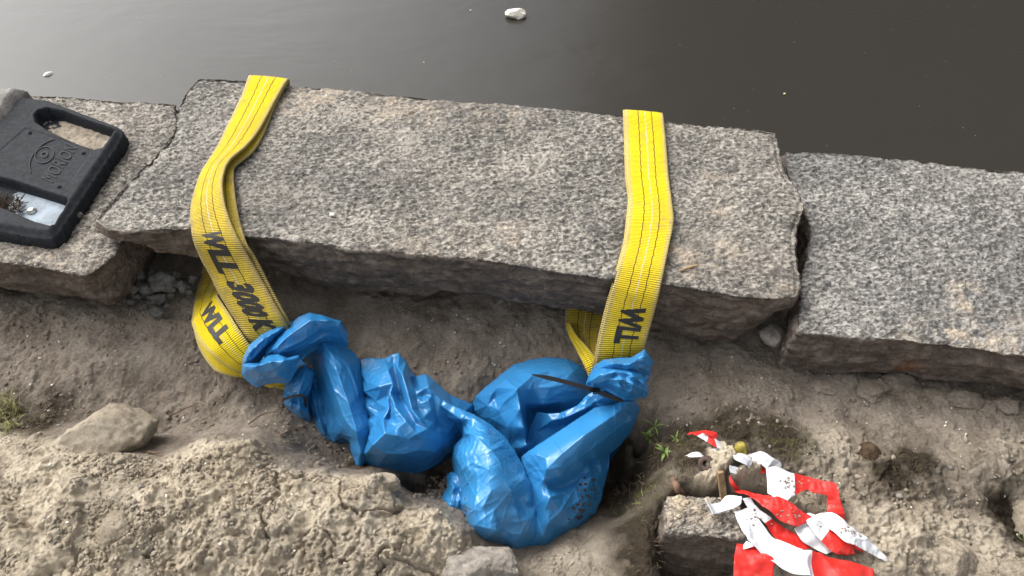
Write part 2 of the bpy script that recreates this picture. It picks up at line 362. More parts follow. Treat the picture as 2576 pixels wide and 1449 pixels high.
def gbase(x, y):
    x = np.asarray(x, float); y = np.asarray(y, float); sh = np.broadcast(x, y).shape
    x, y = np.broadcast_arrays(x, y); x = x.ravel(); y = y.ravel(); out = np.zeros(len(x))
    for k in range(0, len(x), 50000):
        d = np.sqrt((x[k:k + 50000, None] - _c[None, :, 0]) ** 2 + (y[k:k + 50000, None] - _c[None, :, 1]) ** 2)
        out[k:k + 50000] = d @ _w
    r = np.hypot(x, y - .8); out = out * np.clip((6 - r) / 3, 0, 1) - .22
    return out.reshape(sh)
def G(px, py, off=0.0):
    """point on the ground under a tracing pixel (scalar)"""
    z = -.2
    for _ in range(30):
        p = W(px, py, z); zn = float(gbase(p[0], p[1])); z = .5 * z + .5 * zn
    return W(px, py, z + off)
def inpoly(x, y, poly):
    P = np.asarray(poly, float); r = np.zeros(np.shape(x), bool); j = len(P) - 1
    for i in range(len(P)):
        xi, yi = P[i]; xj, yj = P[j]
        c = ((yi > y) != (yj > y)) & (x < (xj - xi) * (y - yi) / (yj - yi + 1e-15) + xi); r ^= c; j = i
    return r
def sdpoly(x, y, poly):
    P = np.asarray(poly, float); d = np.full(np.shape(x), 1e9)
    for i in range(len(P)):
        a = P[i - 1]; b = P[i]; e = b - a; wx = x - a[0]; wy = y - a[1]
        t = np.clip((wx * e[0] + wy * e[1]) / (e @ e + 1e-15), 0, 1)
        d = np.minimum(d, np.hypot(wx - e[0] * t, wy - e[1] * t))
    return np.where(inpoly(x, y, P), -d, d)
def gpoly(pix): return np.array([G(a, b)[:2] for a, b in pix])

def sstep(a, b, x):
    t = np.clip((x - a) / (b - a), 0, 1); return t * t * (3 - 2 * t)
mound_poly = gpoly([(-900, 1060), (0, 1085), (100, 1105), (250, 1140), (400, 1155), (520, 1106), (640, 1108), (690, 1180), (960, 1203), (1000, 1268), (1100, 1293), (1170, 1372), (1180, 1500), (1250, 1900), (-900, 1900)])
right_poly = gpoly([(1760, 1110), (1850, 1060), (2050, 1060), (2300, 1120), (2700, 1080), (3500, 1150), (3200, 2000), (1900, 2000), (1880, 1300), (1650, 1240), (1690, 1150)])
low_poly = gpoly([(1255, 1420), (1350, 1395), (1450, 1345), (1560, 1330), (1640, 1300), (1668, 1250), (1668, 1400), (1680, 1900), (1250, 1900)])
heap_polys = [gpoly([cropC(a, b) for a, b in q]) for q in (
    [(640, 560), (660, 430), (760, 390), (860, 440), (880, 520), (800, 600), (720, 640)],
    [(560, 740), (560, 660), (660, 600), (740, 620), (740, 720), (650, 750)],
    [(870, 630), (930, 560), (1060, 550), (1150, 600), (1165, 780), (1050, 790), (920, 750)],
    [(1330, 800), (1450, 770), (1700, 790), (1710, 830), (1650, 850), (1640, 940), (1560, 950), (1450, 900), (1350, 850)])]
def gattrs(x, y):
    wob = .012 * fbm(np.stack([x * 22, y * 22, 0 * x], -1), 3, 5)
    dm = sstep(.025, -.02, sdpoly(x, y, mound_poly) + wob)
    dr = sstep(.03, -.05, sdpoly(x, y, right_poly) + wob * 2) * (.30 + .75 * sstep(-.25, .35, fbm(np.stack([x * 6, y * 6, 0 * x], -1), 4, 9)))
    dr = np.maximum(dr, .62 * sstep(.02, -.03, sdpoly(x, y, low_poly) + wob * 2))
    dh = 0
    for q in heap_polys: dh = np.maximum(dh, sstep(.006, -.004, sdpoly(x, y, q) + wob * .5))
    return dm, np.clip(dr, 0, 1), dh
def gdetail(x, y):
    p3 = np.stack([x, y, 0 * x], -1)
    def wb(c, k, a=.42): return (a * noise(p3 / c * 1.7, k) + a * .5 * noise(p3 / c * 4, k + 1), a * noise(p3 / c * 1.7, k + 2) + a * .5 * noise(p3 / c * 4, k + 3))
    def rgn(c, k): return .75 * noise(p3 / c * 3.1, k) + .45 * noise(p3 / c * 6.5, k + 1)
    wob = wb(.02, 3); wob2 = wb(.008, 103)
    dm, dr, dh = gattrs(x, y)
    rough = np.clip(.40 + .75 * dm + .75 * dr + dh, 0, 1.1)
    bil = np.abs(noise(p3 * 42, 211)) + .55 * np.abs(noise(p3 * 90, 212)) + .36 * np.abs(noise(p3 * 185, 213)) + .2 * np.abs(noise(p3 * 340, 214))
    z = .017 * fbm(p3 * 9, 4, 11) + .008 * fbm(p3 * 28, 4, 12)
    z = z + .012 * rough * sstep(.02, .10, fbm(p3 * 6 + 5, 4, 15)) * (dm + dr)
    lump = sstep(-.2, .35, fbm(p3 * 7, 3, 20)); big = sstep(.0, .4, fbm(p3 * 5, 3, 22))
    z = z + rough * (.026 * big * clods(x, y, .05, 31, .30, .2, .5, wb(.05, 110), rgn(.05, 120)) + .020 * lump * clods(x, y, .024, 37, .55, .22, .6, wb(.024, 130), rgn(.024, 140))
             + .008 * (.35 + .8 * lump) * clods(x, y, .0125, 43, .75, .2, .6, wb(.0125, 150), rgn(.0125, 160)) + .0065 * clods(x, y, .0065, 49, .8, .3, .62, wob2, rgn(.0065, 170)) + .0052 * bil * (.4 + .9 * lump))
    cr_ = np.abs(fbm(p3 * 8 + 3, 4, 301, .6)); mk = sstep(-.05, .25, fbm(p3 * 5 + 9, 3, 305))
    z = z - .018 * rough * dm * mk * sstep(.045, .0, cr_) - .004 * rough * sstep(.04, .0, np.abs(fbm(p3 * 21 + 7, 4, 311, .6)))
    z = z + .7 * (1 - rough) * (.014 * clods(x, y, .022, 61, .35, .2, .5, wob) + .008 * clods(x, y, .010, 67, .5, .2, .6, wob2))
    z = z - rough * .010 * sstep(.0, .5, -fbm(p3 * 18, 3, 25))
    z = z + dh * .016
    return z

def build_ground():
    fx = np.arange(-1.22, 1.32, .0024); fy = np.arange(.14, 1.12, .0024)
    def spread(a, b, n, k): return a + (b - a) * (np.linspace(0, 1, n) ** k)
    X = np.r_[spread(-1.22, -60, 70, 3.2)[1:][::-1], fx, spread(fx[-1], 60, 60, 3.2)[1:]]
    Y = np.r_[spread(.14, -60, 60, 3.2)[1:][::-1], fy, spread(fy[-1], 1.36, 24, 1.2)[1:]]
    x, y = np.meshgrid(X, Y, indexing='ij'); sh = x.shape; x = x.ravel(); y = y.ravel()
    z = gbase(x, y); near = np.clip((4 - np.hypot(x, y - .8)) / 2, 0, 1)
    det = gdetail(x, y)
    fine_zone = sstep(-1.5, -1.2, x) * sstep(1.6, 1.3, x) * sstep(-.1, .13, y); near = near * fine_zone
    z = z + det * near + (1 - near) * .02 * fbm(np.stack([x, y, 0 * x], -1) * 1.7, 3, 11)
    dm, dr, dh = gattrs(x, y)
    P = np.stack([x, y, z], -1).reshape(*sh, 3)
    n = vnormals(P); n = np.where(n[..., 2:] < 0, -n, n)
    p3 = P * 95
    k = (np.clip(.3 + dm + dr, 0, 1)).reshape(sh) * near.reshape(sh)
    P = P + n * (k * .0022 * fbm(p3, 3, 71))[..., None]
    P[..., 0] += k * .0028 * noise(p3 * .7, 72); P[..., 1] += k * .0028 * noise(p3 * .7, 73)
    pp = np.stack([x, y, 0 * x], -1)
    patch = sstep(.18, .5, fbm(pp * 9, 4, 81))
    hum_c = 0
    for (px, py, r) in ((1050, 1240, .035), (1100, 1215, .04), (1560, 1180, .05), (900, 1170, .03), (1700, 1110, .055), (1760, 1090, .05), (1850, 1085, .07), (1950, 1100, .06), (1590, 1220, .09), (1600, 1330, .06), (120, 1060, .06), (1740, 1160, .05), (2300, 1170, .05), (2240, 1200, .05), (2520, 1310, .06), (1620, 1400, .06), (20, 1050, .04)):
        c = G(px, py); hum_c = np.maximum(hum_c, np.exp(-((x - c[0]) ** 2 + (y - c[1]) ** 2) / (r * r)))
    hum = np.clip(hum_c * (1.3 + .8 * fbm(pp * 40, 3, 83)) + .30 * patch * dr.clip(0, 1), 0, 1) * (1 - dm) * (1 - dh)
    moss_c = 0
    for (px, py, r) in ((1700, 1105, .03), (1990, 1120, .04), (1610, 1260, .03), (15, 1050, .03), (1945, 1095, .03)):
        c = G(px, py); moss_c = np.maximum(moss_c, np.exp(-((x - c[0]) ** 2 + (y - c[1]) ** 2) / (r * r)))
    moss = np.clip(moss_c * (.3 + 1.6 * fbm(pp * 60, 3, 85)), 0, .8)
    dry = np.clip(dm * (.80 + .5 * fbm(pp * 7, 4, 86)) + dr * (.50 + .6 * fbm(pp * 12, 4, 87)) + dh * .9, 0, 1)
    o = mesh_obj('ground', P.reshape(-1, 3), grid_faces(*sh)[:, ::-1].copy() if False else grid_faces(*sh), M['soil'],
                 attrs={'dry': dry, 'humus': hum, 'moss': moss})
    tag(o, 'bare sandy soil dug open in front of the kerb stones', kind='structure')
    return o
ground = build_ground()

# ------------------------------------------------------------------ water, quay wall, far bank
WZ = -.85
x = np.array([[-80, 1.40, WZ], [80, 1.40, WZ], [80, 14.0, WZ], [-80, 14.0, WZ]])
o = mesh_obj('water', x, [(0, 1, 2, 3)], M['water'], smooth=False); tag(o, 'still murky canal water', kind='structure')
def boxm(x0, x1, y0, y1, z0, z1):
    v = [(x0, y0, z0), (x1, y0, z0), (x1, y1, z0), (x0, y1, z0), (x0, y0, z1), (x1, y0, z1), (x1, y1, z1), (x0, y1, z1)]
    f = [(0, 3, 2, 1), (4, 5, 6, 7), (0, 1, 5, 4), (1, 2, 6, 5), (2, 3, 7, 6), (3, 0, 4, 7)]
    return v, f
def join(parts):
    V = []; Fc = []
    for v, f in parts:
        k = len(V); V += list(map(tuple, v)); Fc += [tuple(i + k for i in q) for q in f]
    return V, Fc
v, f = boxm(-60, 60, 1.34, 1.44, -1.6, -.30); o = mesh_obj('quay_wall', v, f, M['wall'], smooth=False)
tag(o, 'dark masonry quay wall under the kerb stones', 'wall')
v, f = boxm(-80, 80, 14.0, 30, -1.6, .2); o = mesh_obj('far_bank', v, f, M['wall'], smooth=False); tag(o, 'far canal bank', kind='structure')
def facade(name, x0, x1, h, label):
    e = empty(name, (x0, 15.5, .2)); tag(e, label, 'building')
    v, f = boxm(x0, x1, 15.5, 26, .21, h); mesh_obj('wall', v, f, M['brick'], e, smooth=False)
    v, f = boxm(x0 - .3, x1 + .3, 15.2, 26.3, h + .003, h + .6); mesh_obj('roof', v, f, M['rust'], e, smooth=False)
    nx = int((x1 - x0) / 3); 
    for k in range(int((h - 1.5) // 3.2)):
        for i in range(nx):
            xc = x0 + 1.5 + i * (x1 - x0 - 1.5) / nx; zc = 1.6 + k * 3.2
            v, f = boxm(xc - .5, xc + .5, 15.42, 15.497, zc, zc + 1.7); mesh_obj('window', v, f, M['wall'], e, smooth=False)
facade('warehouse', 3.0, 40, 24.0, 'tall dark brick warehouse on the far canal bank')

# ------------------------------------------------------------------ kerb stones
def slab(name, back, right, front, left, ztop, thick, mat, label, amp=.004, seed=0, sand=(), bottom=None, nx=520, ny=190, undercut=.014):
    """curves are traced pixel outlines: back/front run left to right, left/right run back to front"""
    def c3(c, n): return W(*crv(c, n).T, ztop)
    B, R_, Fr, L = c3(back, nx), c3(right, ny), c3(front, nx), c3(left, ny)
    B[0] = L[0]; B[-1] = R_[0]; Fr[0] = L[-1]; Fr[-1] = R_[-1]
    s = np.linspace(0, 1, nx)[:, None, None]; t = np.linspace(0, 1, ny)[None, :, None]
    P = (1 - t) * B[:, None] + t * Fr[:, None] + (1 - s) * L[None] + s * R_[None] - ((1 - s) * (1 - t) * B[0] + s * (1 - t) * B[-1] + (1 - s) * t * Fr[0] + s * t * Fr[-1])
    ring = [(i, 0) for i in range(nx)] + [(nx - 1, j) for j in range(1, ny)] + [(i, ny - 1) for i in range(nx - 2, -1, -1)] + [(0, j) for j in range(ny - 2, 0, -1)]
    ri = np.array([i * ny + j for i, j in ring]); top = P.reshape(-1, 3).copy()
    rp = top[ri]; cen = np.array([top[:, 0].mean(), top[:, 1].mean()])
    K = 46; m = len(ri)
    tl = np.full(m, thick)
    if bottom is not None: 
        bx = np.array([W(a, 700, ztop)[0] for a, _ in bottom]); bt = np.array([b for _, b in bottom])
        tl = np.interp(rp[:, 0], bx, bt)
    edge_out = np.zeros((m, 2))
    d = np.roll(rp, -3, 0) - np.roll(rp, 3, 0); nn = np.stack([d[:, 1], -d[:, 0]], -1); nn /= np.linalg.norm(nn, axis=1, keepdims=True) + 1e-9
    if ((rp[:, :2] - cen) * nn).sum(1).mean() < 0: nn = -nn
    rows = []
    for k in range(1, K + 1):
        f = k / K; q = rp.copy()
        prof = .006 * math.sin(f * math.pi) - undercut * max(0, f - .55) ** 1.3 * 2.2
        q[:, :2] += nn * prof; q[:, 2] = ztop - tl * f
        rows.append(q)
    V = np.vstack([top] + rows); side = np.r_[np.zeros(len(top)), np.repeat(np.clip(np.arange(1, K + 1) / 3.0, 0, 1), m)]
    # round the arris slightly, then displace along approximate normals
    dist = np.minimum.reduce([np.abs(np.arange(nx))[:, None] + 0 * np.arange(ny)[None], (nx - 1 - np.arange(nx))[:, None] + 0 * np.arange(ny)[None], np.arange(ny)[None] + 0 * np.arange(nx)[:, None], (ny - 1 - np.arange(ny))[None] + 0 * np.arange(nx)[:, None]]).ravel() * .003
    chip = np.clip(fbm(top * 30, 3, seed + 5) * .5 + .5, .2, 1)
    V[:len(top), 2] -= .007 * chip * np.exp(-(dist / .006) ** 2) + .004 * chip * np.exp(-(dist / .02) ** 2)
    N = np.zeros_like(V); N[:len(top), 2] = 1
    sn = np.c_[nn, np.zeros(m)]
    N[len(top):] = np.tile(sn, (K, 1))
    N[ri] = (N[ri] + sn) / 1.5
    Q = V * np.array([.8, 1.5, 1.3]) + seed
    big = fbm(V * 7 + seed, 4, seed); lay = fbm(V * np.array([9, 9, 42]) + seed, 4, seed + 2)
    fine = fbm(Q * 120, 3, seed + 3, .6); pit = fbm(Q * 38, 3, seed + 4)
    sd = side
    disp = amp * .9 * big * (1 - sd) + (1 - sd) * (.0046 * fine + .0036 * pit) + sd * (.018 * big + .013 * lay + .005 * pit + .002 * fine)
    V = V + N * disp[:, None]
    V[len(top):, 2] += np.tile(np.linspace(0, 1, K) ** 2, (m, 1)).T.ravel() * .022 * fbm(np.c_[V[len(top):, :2] * 11, np.zeros(m * K)] + seed, 3, seed + 9)
    top_sand = np.zeros(len(V))
    for (px, py, r, a) in sand:
        c = W(px, py, ztop); g = np.exp(-(((V[:, 0] - c[0]) / r) ** 2 + ((V[:, 1] - c[1]) / (r * .8)) ** 2))
        top_sand = np.maximum(top_sand, a * g * np.clip(.6 + 1.6 * fbm(V * 40, 3, seed + 8), 0, 1.3))
    V[:, 2] += (1 - sd) * top_sand * .002
    rc = W(2285, 948, ztop - .09); ru = np.exp(-((V[:, 0] - rc[0]) / .022) ** 2 - ((V[:, 2] - rc[2]) / .022) ** 2) * sd * (V[:, 1] < rc[1] + .1) * np.clip(.7 + fbm(V * 60, 3, 3), 0, 1)
    ringk = np.vstack([ri] + [len(top) + np.arange(m) + k * m for k in range(K)])
    sf = grid_faces(K + 1, m, 0, True); sf = ringk.ravel()[sf]
    fc = np.vstack([grid_faces(nx, ny)[:, ::-1], sf])
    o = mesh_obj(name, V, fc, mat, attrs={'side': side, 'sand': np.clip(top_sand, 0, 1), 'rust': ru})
    me = o.data; bm = bmesh.new(); bm.from_mesh(me)
    be = [e for e in bm.edges if e.is_boundary]
    if be: bmesh.ops.holes_fill(bm, edges=be, sides=0)
    bmesh.ops.recalc_face_normals(bm, faces=bm.faces); bm.to_mesh(me); bm.free()
    return tag(o, label, 'kerb stone', 'granite kerb stones along the water')

slab('kerb_stone',
     [(500, 199), (560, 199), (700, 210), (900, 229), (1150, 251), (1400, 275), (1570, 290), (1750, 309), (1945, 331)],
     [(1952, 334), (1962, 380), (1975, 430), (1995, 465), (2012, 500), (2018, 530), (2006, 560), (1996, 595), (1999, 640), (2004, 690), (2005, 738)],
     [(245, 556), (300, 572), (400, 574), (480, 573), (620, 588), (800, 608), (1000, 630), (1200, 650), (1400, 680), (1550, 700), (1700, 716), (1850, 740), (1940, 748), (2004, 742)],
     [(500, 199), (478, 222), (456, 255), (445, 290), (435, 340), (400, 382), (350, 432), (300, 485), (268, 522), (245, 552)],
     0.0, .16, M['granite'], 'long speckled granite kerb stone held by the two yellow slings', seed=1,
     sand=[(1800, 640, .05, .9), (1740, 640, .06, .8), (1800, 450, .03, .9), (1810, 530, .025, .7), (1280, 570, .03, .7), (1290, 600, .03, .5), (1980, 735, .03, .6), (800, 240, .12, .75), (1000, 262, .12, .6), (1250, 285, .10, .4), (1700, 690, .05, .5), (1100, 625, .10, .35)],
     bottom=[(245, .05), (300, .085), (400, .10), (500, .12), (700, .16), (1000, .165), (1090, .13), (1200, .13), (1450, .15), (1750, .155), (1880, .15), (1960, .08), (2010, .05)])
slab('kerb_stone',
     [(-900, 178), (0, 232), (120, 240), (250, 250), (440, 259)],
     [(440, 259), (446, 345), (410, 450), (340, 560), (292, 632)],
     [(-900, 500), (-400, 590), (0, 655), (100, 671), (200, 690), (240, 678), (286, 640)],
     [(-900, 178), (-900, 300), (-900, 500)],
     -.055, .12, M['granite_dull'], 'brownish granite kerb stone carrying the black rubber foot', seed=7,
     sand=[(260, 330, .1, .3), (200, 660, .08, .4), (120, 640, .1, .4)], nx=620)
slab('kerb_stone',
     [(1978, 381), (2050, 382), (2200, 395), (2400, 415), (2576, 433), (3300, 500)],
     [(3300, 500), (3300, 700), (3300, 985)],
     [(2008, 832), (2100, 838), (2250, 852), (2400, 867), (2576, 893), (3300, 990)],
     [(1978, 381), (1978, 420), (1996, 470), (2012, 502), (2036, 545), (2048, 585), (2036, 630), (2018, 690), (2014, 760), (2010, 800), (2010, 832)],
     -.05, .13, M['granite_cool'], 'blue grey granite kerb stone with beige crumbs and a rust stain', seed=13,
     sand=[(2720 - 300, 720, .03, 1.0), (2430, 770, .022, .9), (2380, 840, .05, .9), (2480, 860, .05, .8), (2570, 850, .06, .7), (2300, 845, .03, .7)], nx=620)

# ------------------------------------------------------------------ rocks
def rock(name, c, size, mat, label, cat='rock', seed=0, flat=1.0, rot=0, group=None, sub=5, parent=None, ang=.35, amp=.22):
    bm = bmesh.new(); bmesh.ops.create_icosphere(bm, subdivisions=sub, radius=1)
    V = np.array([v.co[:] for v in bm.verts]); fs = [tuple(v.index for v in f.verts) for f in bm.faces]; bm.free()
    rs = np.random.RandomState(seed)
    for _ in range(9):   # chop with planes: gives broken faces
        n = rs.normal(size=3); n /= np.linalg.norm(n); dd = rs.uniform(.62, .92); t = V @ n - dd
        V = V - np.outer(np.clip(t, 0, None) * .9, n)
    V = V * (1 + amp * .6 * fbm(V * 1.6 + seed, 3, seed)[:, None] + amp * .25 * fbm(V * 7 + seed, 4, seed + 1)[:, None] + .05 * fbm(V * 14 + seed, 3, seed + 5)[:, None] + .03 * fbm(V * 30 + seed, 3, seed + 2)[:, None])
    V = V * np.array(size) ; cr, sr = math.cos(rot), math.sin(rot)
    V = V @ np.array([[cr, sr, 0], [-sr, cr, 0], [0, 0, 1]])
    V = V + np.array(c)
    o = mesh_obj(name, V, fs, mat, parent, attrs={'dry': np.full(len(V), .55 if mat != M['soil'] or 'clump' not in str(label) else .1)})
    if label: tag(o, label, cat, group)
    return o
def pxrock(px, py, w, h, zoff, mat, label, seed, cat='rock', name='rock', hz=None, rot=0, amp=.22, group=None):
    """w,h: width and height in tracing pixels"""
    c = G(px, py, zoff); dep = math.sqrt(c[0] ** 2 + c[1] ** 2 + (CAM_H - c[2]) ** 2); k = dep / F
    return rock(name, c, (w * k * .5, h * k * .6, hz if hz else h * k * .45), mat, label, cat, seed, rot=rot, amp=amp, group=group)
pxrock(270, 1112, 250, 135, -.012, M['soil'], 'tan boulder half buried at the far edge of the sand mound', 11, 'boulder', 'boulder', hz=.075)
pxrock(1215, 1445, 225, 110, .03, M['rock'], 'flat topped grey stone below the larger blue bag', 12, hz=.06)
pxrock(965, 1215, 90, 45, .0, M['soil'], 'tan stone lump at the right tip of the sand mound', 14)
pxrock(430, 1275, 70, 60, .012, M['rock_tan'], 'pale sandy stone in the middle of the sand mound', 15) if False else None
pxrock(300, 1340, 85, 80, -.004, M['soil'], 'pale blocky stone sticking out of the left of the sand mound', 16)
pxrock(180, 1212, 46, 34, .008, M['soil'], 'small rounded tan stone below the boulder', 17)
pxrock(1945, 838, 60, 60, .07, M['rock'], 'dark grey stone wedged in the gap between two kerb stones', 18)
pxrock(2390, 1420, 110, 90, -.005, M['rock_tan'], 'big tan clump at the lower right right of the white tape point', 19)
pxrock(2345, 1405, 38, 36, .012, M['rock_tan'], 'small tan stone beside the big tan clump', 20) if False else None
pxrock(2145, 1130, 42, 26, .008, M['rock_tan'], 'small tan pebble beside a dark earth clod', 21)
pxrock(2185, 1140, 50, 44, .01, M['humus'], 'dark round earth clod right of a tan pebble', 22, 'clod', 'clod')
pxrock(2236, 1283 - 0, 36, 26, .006, M['rock'], 'light grey pebble right of the red tape loop', 23)
pxrock(2575, 1340, 110, 120, -.02, M['rock_tan'], 'orange brown stone at the right edge above the pale slab', 24)
pxrock(2530, 1450, 230, 60, -.01, M['rock_tan'], 'pale flat stone in the bottom right corner', 25)
for i, (px, py, w) in enumerate([(2140, 965, 56), (2195, 985, 70), (2250, 985, 80), (2290, 1000, 46), (2340, 1005, 56), (2420, 1020, 50), (2475, 1030, 54), (2530, 1030, 46), (2090, 985, 50)]):
    l = ['earth clump under the right kerb stone near its left corner', 'brown earth clump directly under the edge of the right kerb stone', 'largest brown clump under the rust stain', 'narrow clump right of the rust stain', 'crumbly clump under the right kerb stone, right of the rust stain', 'grey brown clump under the far right of the kerb stone', 'clump below the right kerb stone, second from the photo edge', 'clump below the right kerb stone at the photo edge', 'loose earth clump nearest the gap between the kerb stones'][i]
    pxrock(px, py - 6, w * (1.0 + .35 * (i % 3)), w * (.8 + .2 * (i % 2)), -.006, M['soil'], l, 40 + i, 'clod', 'clod', group='earth clumps under the right kerb stone', amp=.5)
rub = [(345, 690, 46), (385, 688, 26), (412, 712, 60), (368, 728, 30), (440, 695, 30), (345, 745, 22), (402, 752, 38), (322, 712, 34), (428, 742, 24), (462, 722, 34), (485, 702, 24), (362, 772, 20), (398, 784, 30), (380, 748, 18), (445, 716, 20), (420, 770, 16), (340, 728, 24), (476, 735, 16), (385, 708, 22), (330, 760, 18)]
e = empty('rubble', tuple(G(395, 730))); tag(e, 'grey broken rubble wedged between the left and the middle kerb stone', 'rubble')
for i, (px, py, w) in enumerate(rub):
    c = G(px, py, .045 if py < 740 else .02); k = 1.6 / F
    rock('stone_chip', c, (w * k * .6, w * k * .5, w * k * .5), M['rubble'], None, seed=60 + i, sub=4, parent=e, amp=.45)
c = W(190, 541, -.045); rock('pebble', c, (.015, .010, .009), M['granite_cool'], 'light grey chip lying beside the rubber foot', 'pebble', 80, sub=4)
c = W(836, 540, .006); rock('pebble', c, (.007, .005, .005), M['shell'], 'white shell bit on the middle kerb stone', 'shell', 81, sub=3)

# square stone block at the lower right
def block():
    P = [cropC(335, 790), cropC(930, 810), cropC(1000, 1140), cropC(330, 1075)]
    nx, ny = 150, 90
    zt = -.165
    o = slab('stone_block', [P[0], (P[0][0] * .5 + P[1][0] * .5, P[0][1] + 6), P[1]], [P[1], ((P[1][0] + P[2][0]) / 2, (P[1][1] + P[2][1]) / 2), P[2]],
             [P[3], (P[3][0] * .5 + P[2][0] * .5, P[3][1] + 12), P[2]], [P[0], (P[0][0] - 2, (P[0][1] + P[3][1]) / 2), P[3]], zt, .30, M['granite_dull'], 'x', seed=31, nx=130, ny=80, undercut=.01,
             sand=[(1720, 1270, .06, .9), (1800, 1265, .06, .9), (1850, 1280, .05, .8), (1700, 1310, .03, .6)])
    tag(o, 'square cut grey stone block with a dark front, beside the red and white tape', 'stone block'); del o['group']
block()

# ------------------------------------------------------------------ crumpled sheet solver
from mathutils.geometry import delaunay_2d_cdt
def crumple(P, grow=.05, iters=160, wrap=True, bend=.25, goal=.02, seed=0, pin_ends=True, amp=.004, fscale=22):
    """P (nu,nv,3). Grows rest lengths so the film buckles into folds, held near its start shape."""
    P0 = P.copy(); nu, nv = P.shape[:2]; N = vnormals(P, wrap)
    q = P.reshape(-1, 3)
    f = np.abs(noise(q * fscale + seed, seed)) * 1.6 - .8 + .6 * noise(q * fscale * 2.3 + seed, seed + 1)
    P = P + N * (amp * f.reshape(nu, nv))[..., None]
    gf = (1 + grow * (1 + .9 * noise(q * 9 + seed, seed + 2))).reshape(nu, nv)
    def pairs(du, dv):
        if wrap:
            a = np.arange(nu - du); j = np.arange(nv)
            A = (a[:, None] * nv + j[None]); Bq = ((a + du)[:, None] * nv + ((j + dv) % nv)[None])
        else:
            a = np.arange(nu - du); j = np.arange(max(0, -dv), nv - max(0, dv))
            A = (a[:, None] * nv + j[None]); Bq = ((a + du)[:, None] * nv + (j + dv)[None])
        return A.ravel(), Bq.ravel()
    cons = []
    p0 = P0.reshape(-1, 3); g = gf.ravel()
    for du, dv, k in ((1, 0, 1.0), (0, 1, 1.0), (1, 1, .6), (1, -1, .6), (2, 0, bend), (0, 2, bend), (4, 0, bend * .5), (0, 4, bend * .5)):
        A, Bq = pairs(du, dv); L = np.linalg.norm(p0[A] - p0[Bq], axis=1) * (g[A] + g[Bq]) * .5
        cons.append((A, Bq, L, k))
    X = P.reshape(-1, 3).copy(); Vv = np.zeros_like(X)
    cnt = np.zeros(len(X))
    for A, Bq, L, k in cons:
        cnt += np.bincount(A, minlength=len(X)) * k + np.bincount(Bq, minlength=len(X)) * k
    fix = np.zeros((nu, nv), bool)
    if pin_ends: fix[0] = fix[-1] = True
    fix = fix.ravel()
    for it in range(iters):
        D = np.zeros_like(X)
        for A, Bq, L, k in cons:
            d = X[Bq] - X[A]; l = np.linalg.norm(d, axis=1) + 1e-9
            c = d * (.5 * k * (1 - L / l))[:, None]
            for ax in range(3):
                D[:, ax] += np.bincount(A, c[:, ax], minlength=len(X)) - np.bincount(Bq, c[:, ax], minlength=len(X))
        step = D / cnt[:, None] * 1.9
        Vv = Vv * .86 + step * .9
        X = X + Vv * .9
        X = X + (p0 - X) * goal
        X[fix] = p0[fix]
    return X.reshape(nu, nv, 3)

# --- blue bags: film sheets traced crease by crease (x, y, height in cm), each with its own relief and rolled-under rim
def cropK(u, v): return 578.2 + u * .4690, 729.2 + v * .4690
def bary_eval(vv, tris, val, X, Y):
    out = np.full(len(X), np.nan)
    for t in tris:
        if len(t) != 3: continue
        a, b, c = vv[t[0]], vv[t[1]], vv[t[2]]
        m = (X >= min(a[0], b[0], c[0]) - .01) & (X <= max(a[0], b[0], c[0]) + .01) & (Y >= min(a[1], b[1], c[1]) - .01) & (Y <= max(a[1], b[1], c[1]) + .01)
        i = np.nonzero(m)[0]
        if not len(i): continue
        den = (b[1] - c[1]) * (a[0] - c[0]) + (c[0] - b[0]) * (a[1] - c[1])
        if abs(den) < 1e-9: continue
        w0 = ((b[1] - c[1]) * (X[i] - c[0]) + (c[0] - b[0]) * (Y[i] - c[1])) / den; w1 = ((c[1] - a[1]) * (X[i] - c[0]) + (a[0] - c[0]) * (Y[i] - c[1])) / den; w2 = 1 - w0 - w1
        k = (w0 > -1e-4) & (w1 > -1e-4) & (w2 > -1e-4)
        out[i[k]] = (w0 * val[t[0]] + w1 * val[t[1]] + w2 * val[t[2]])[k]
    return out
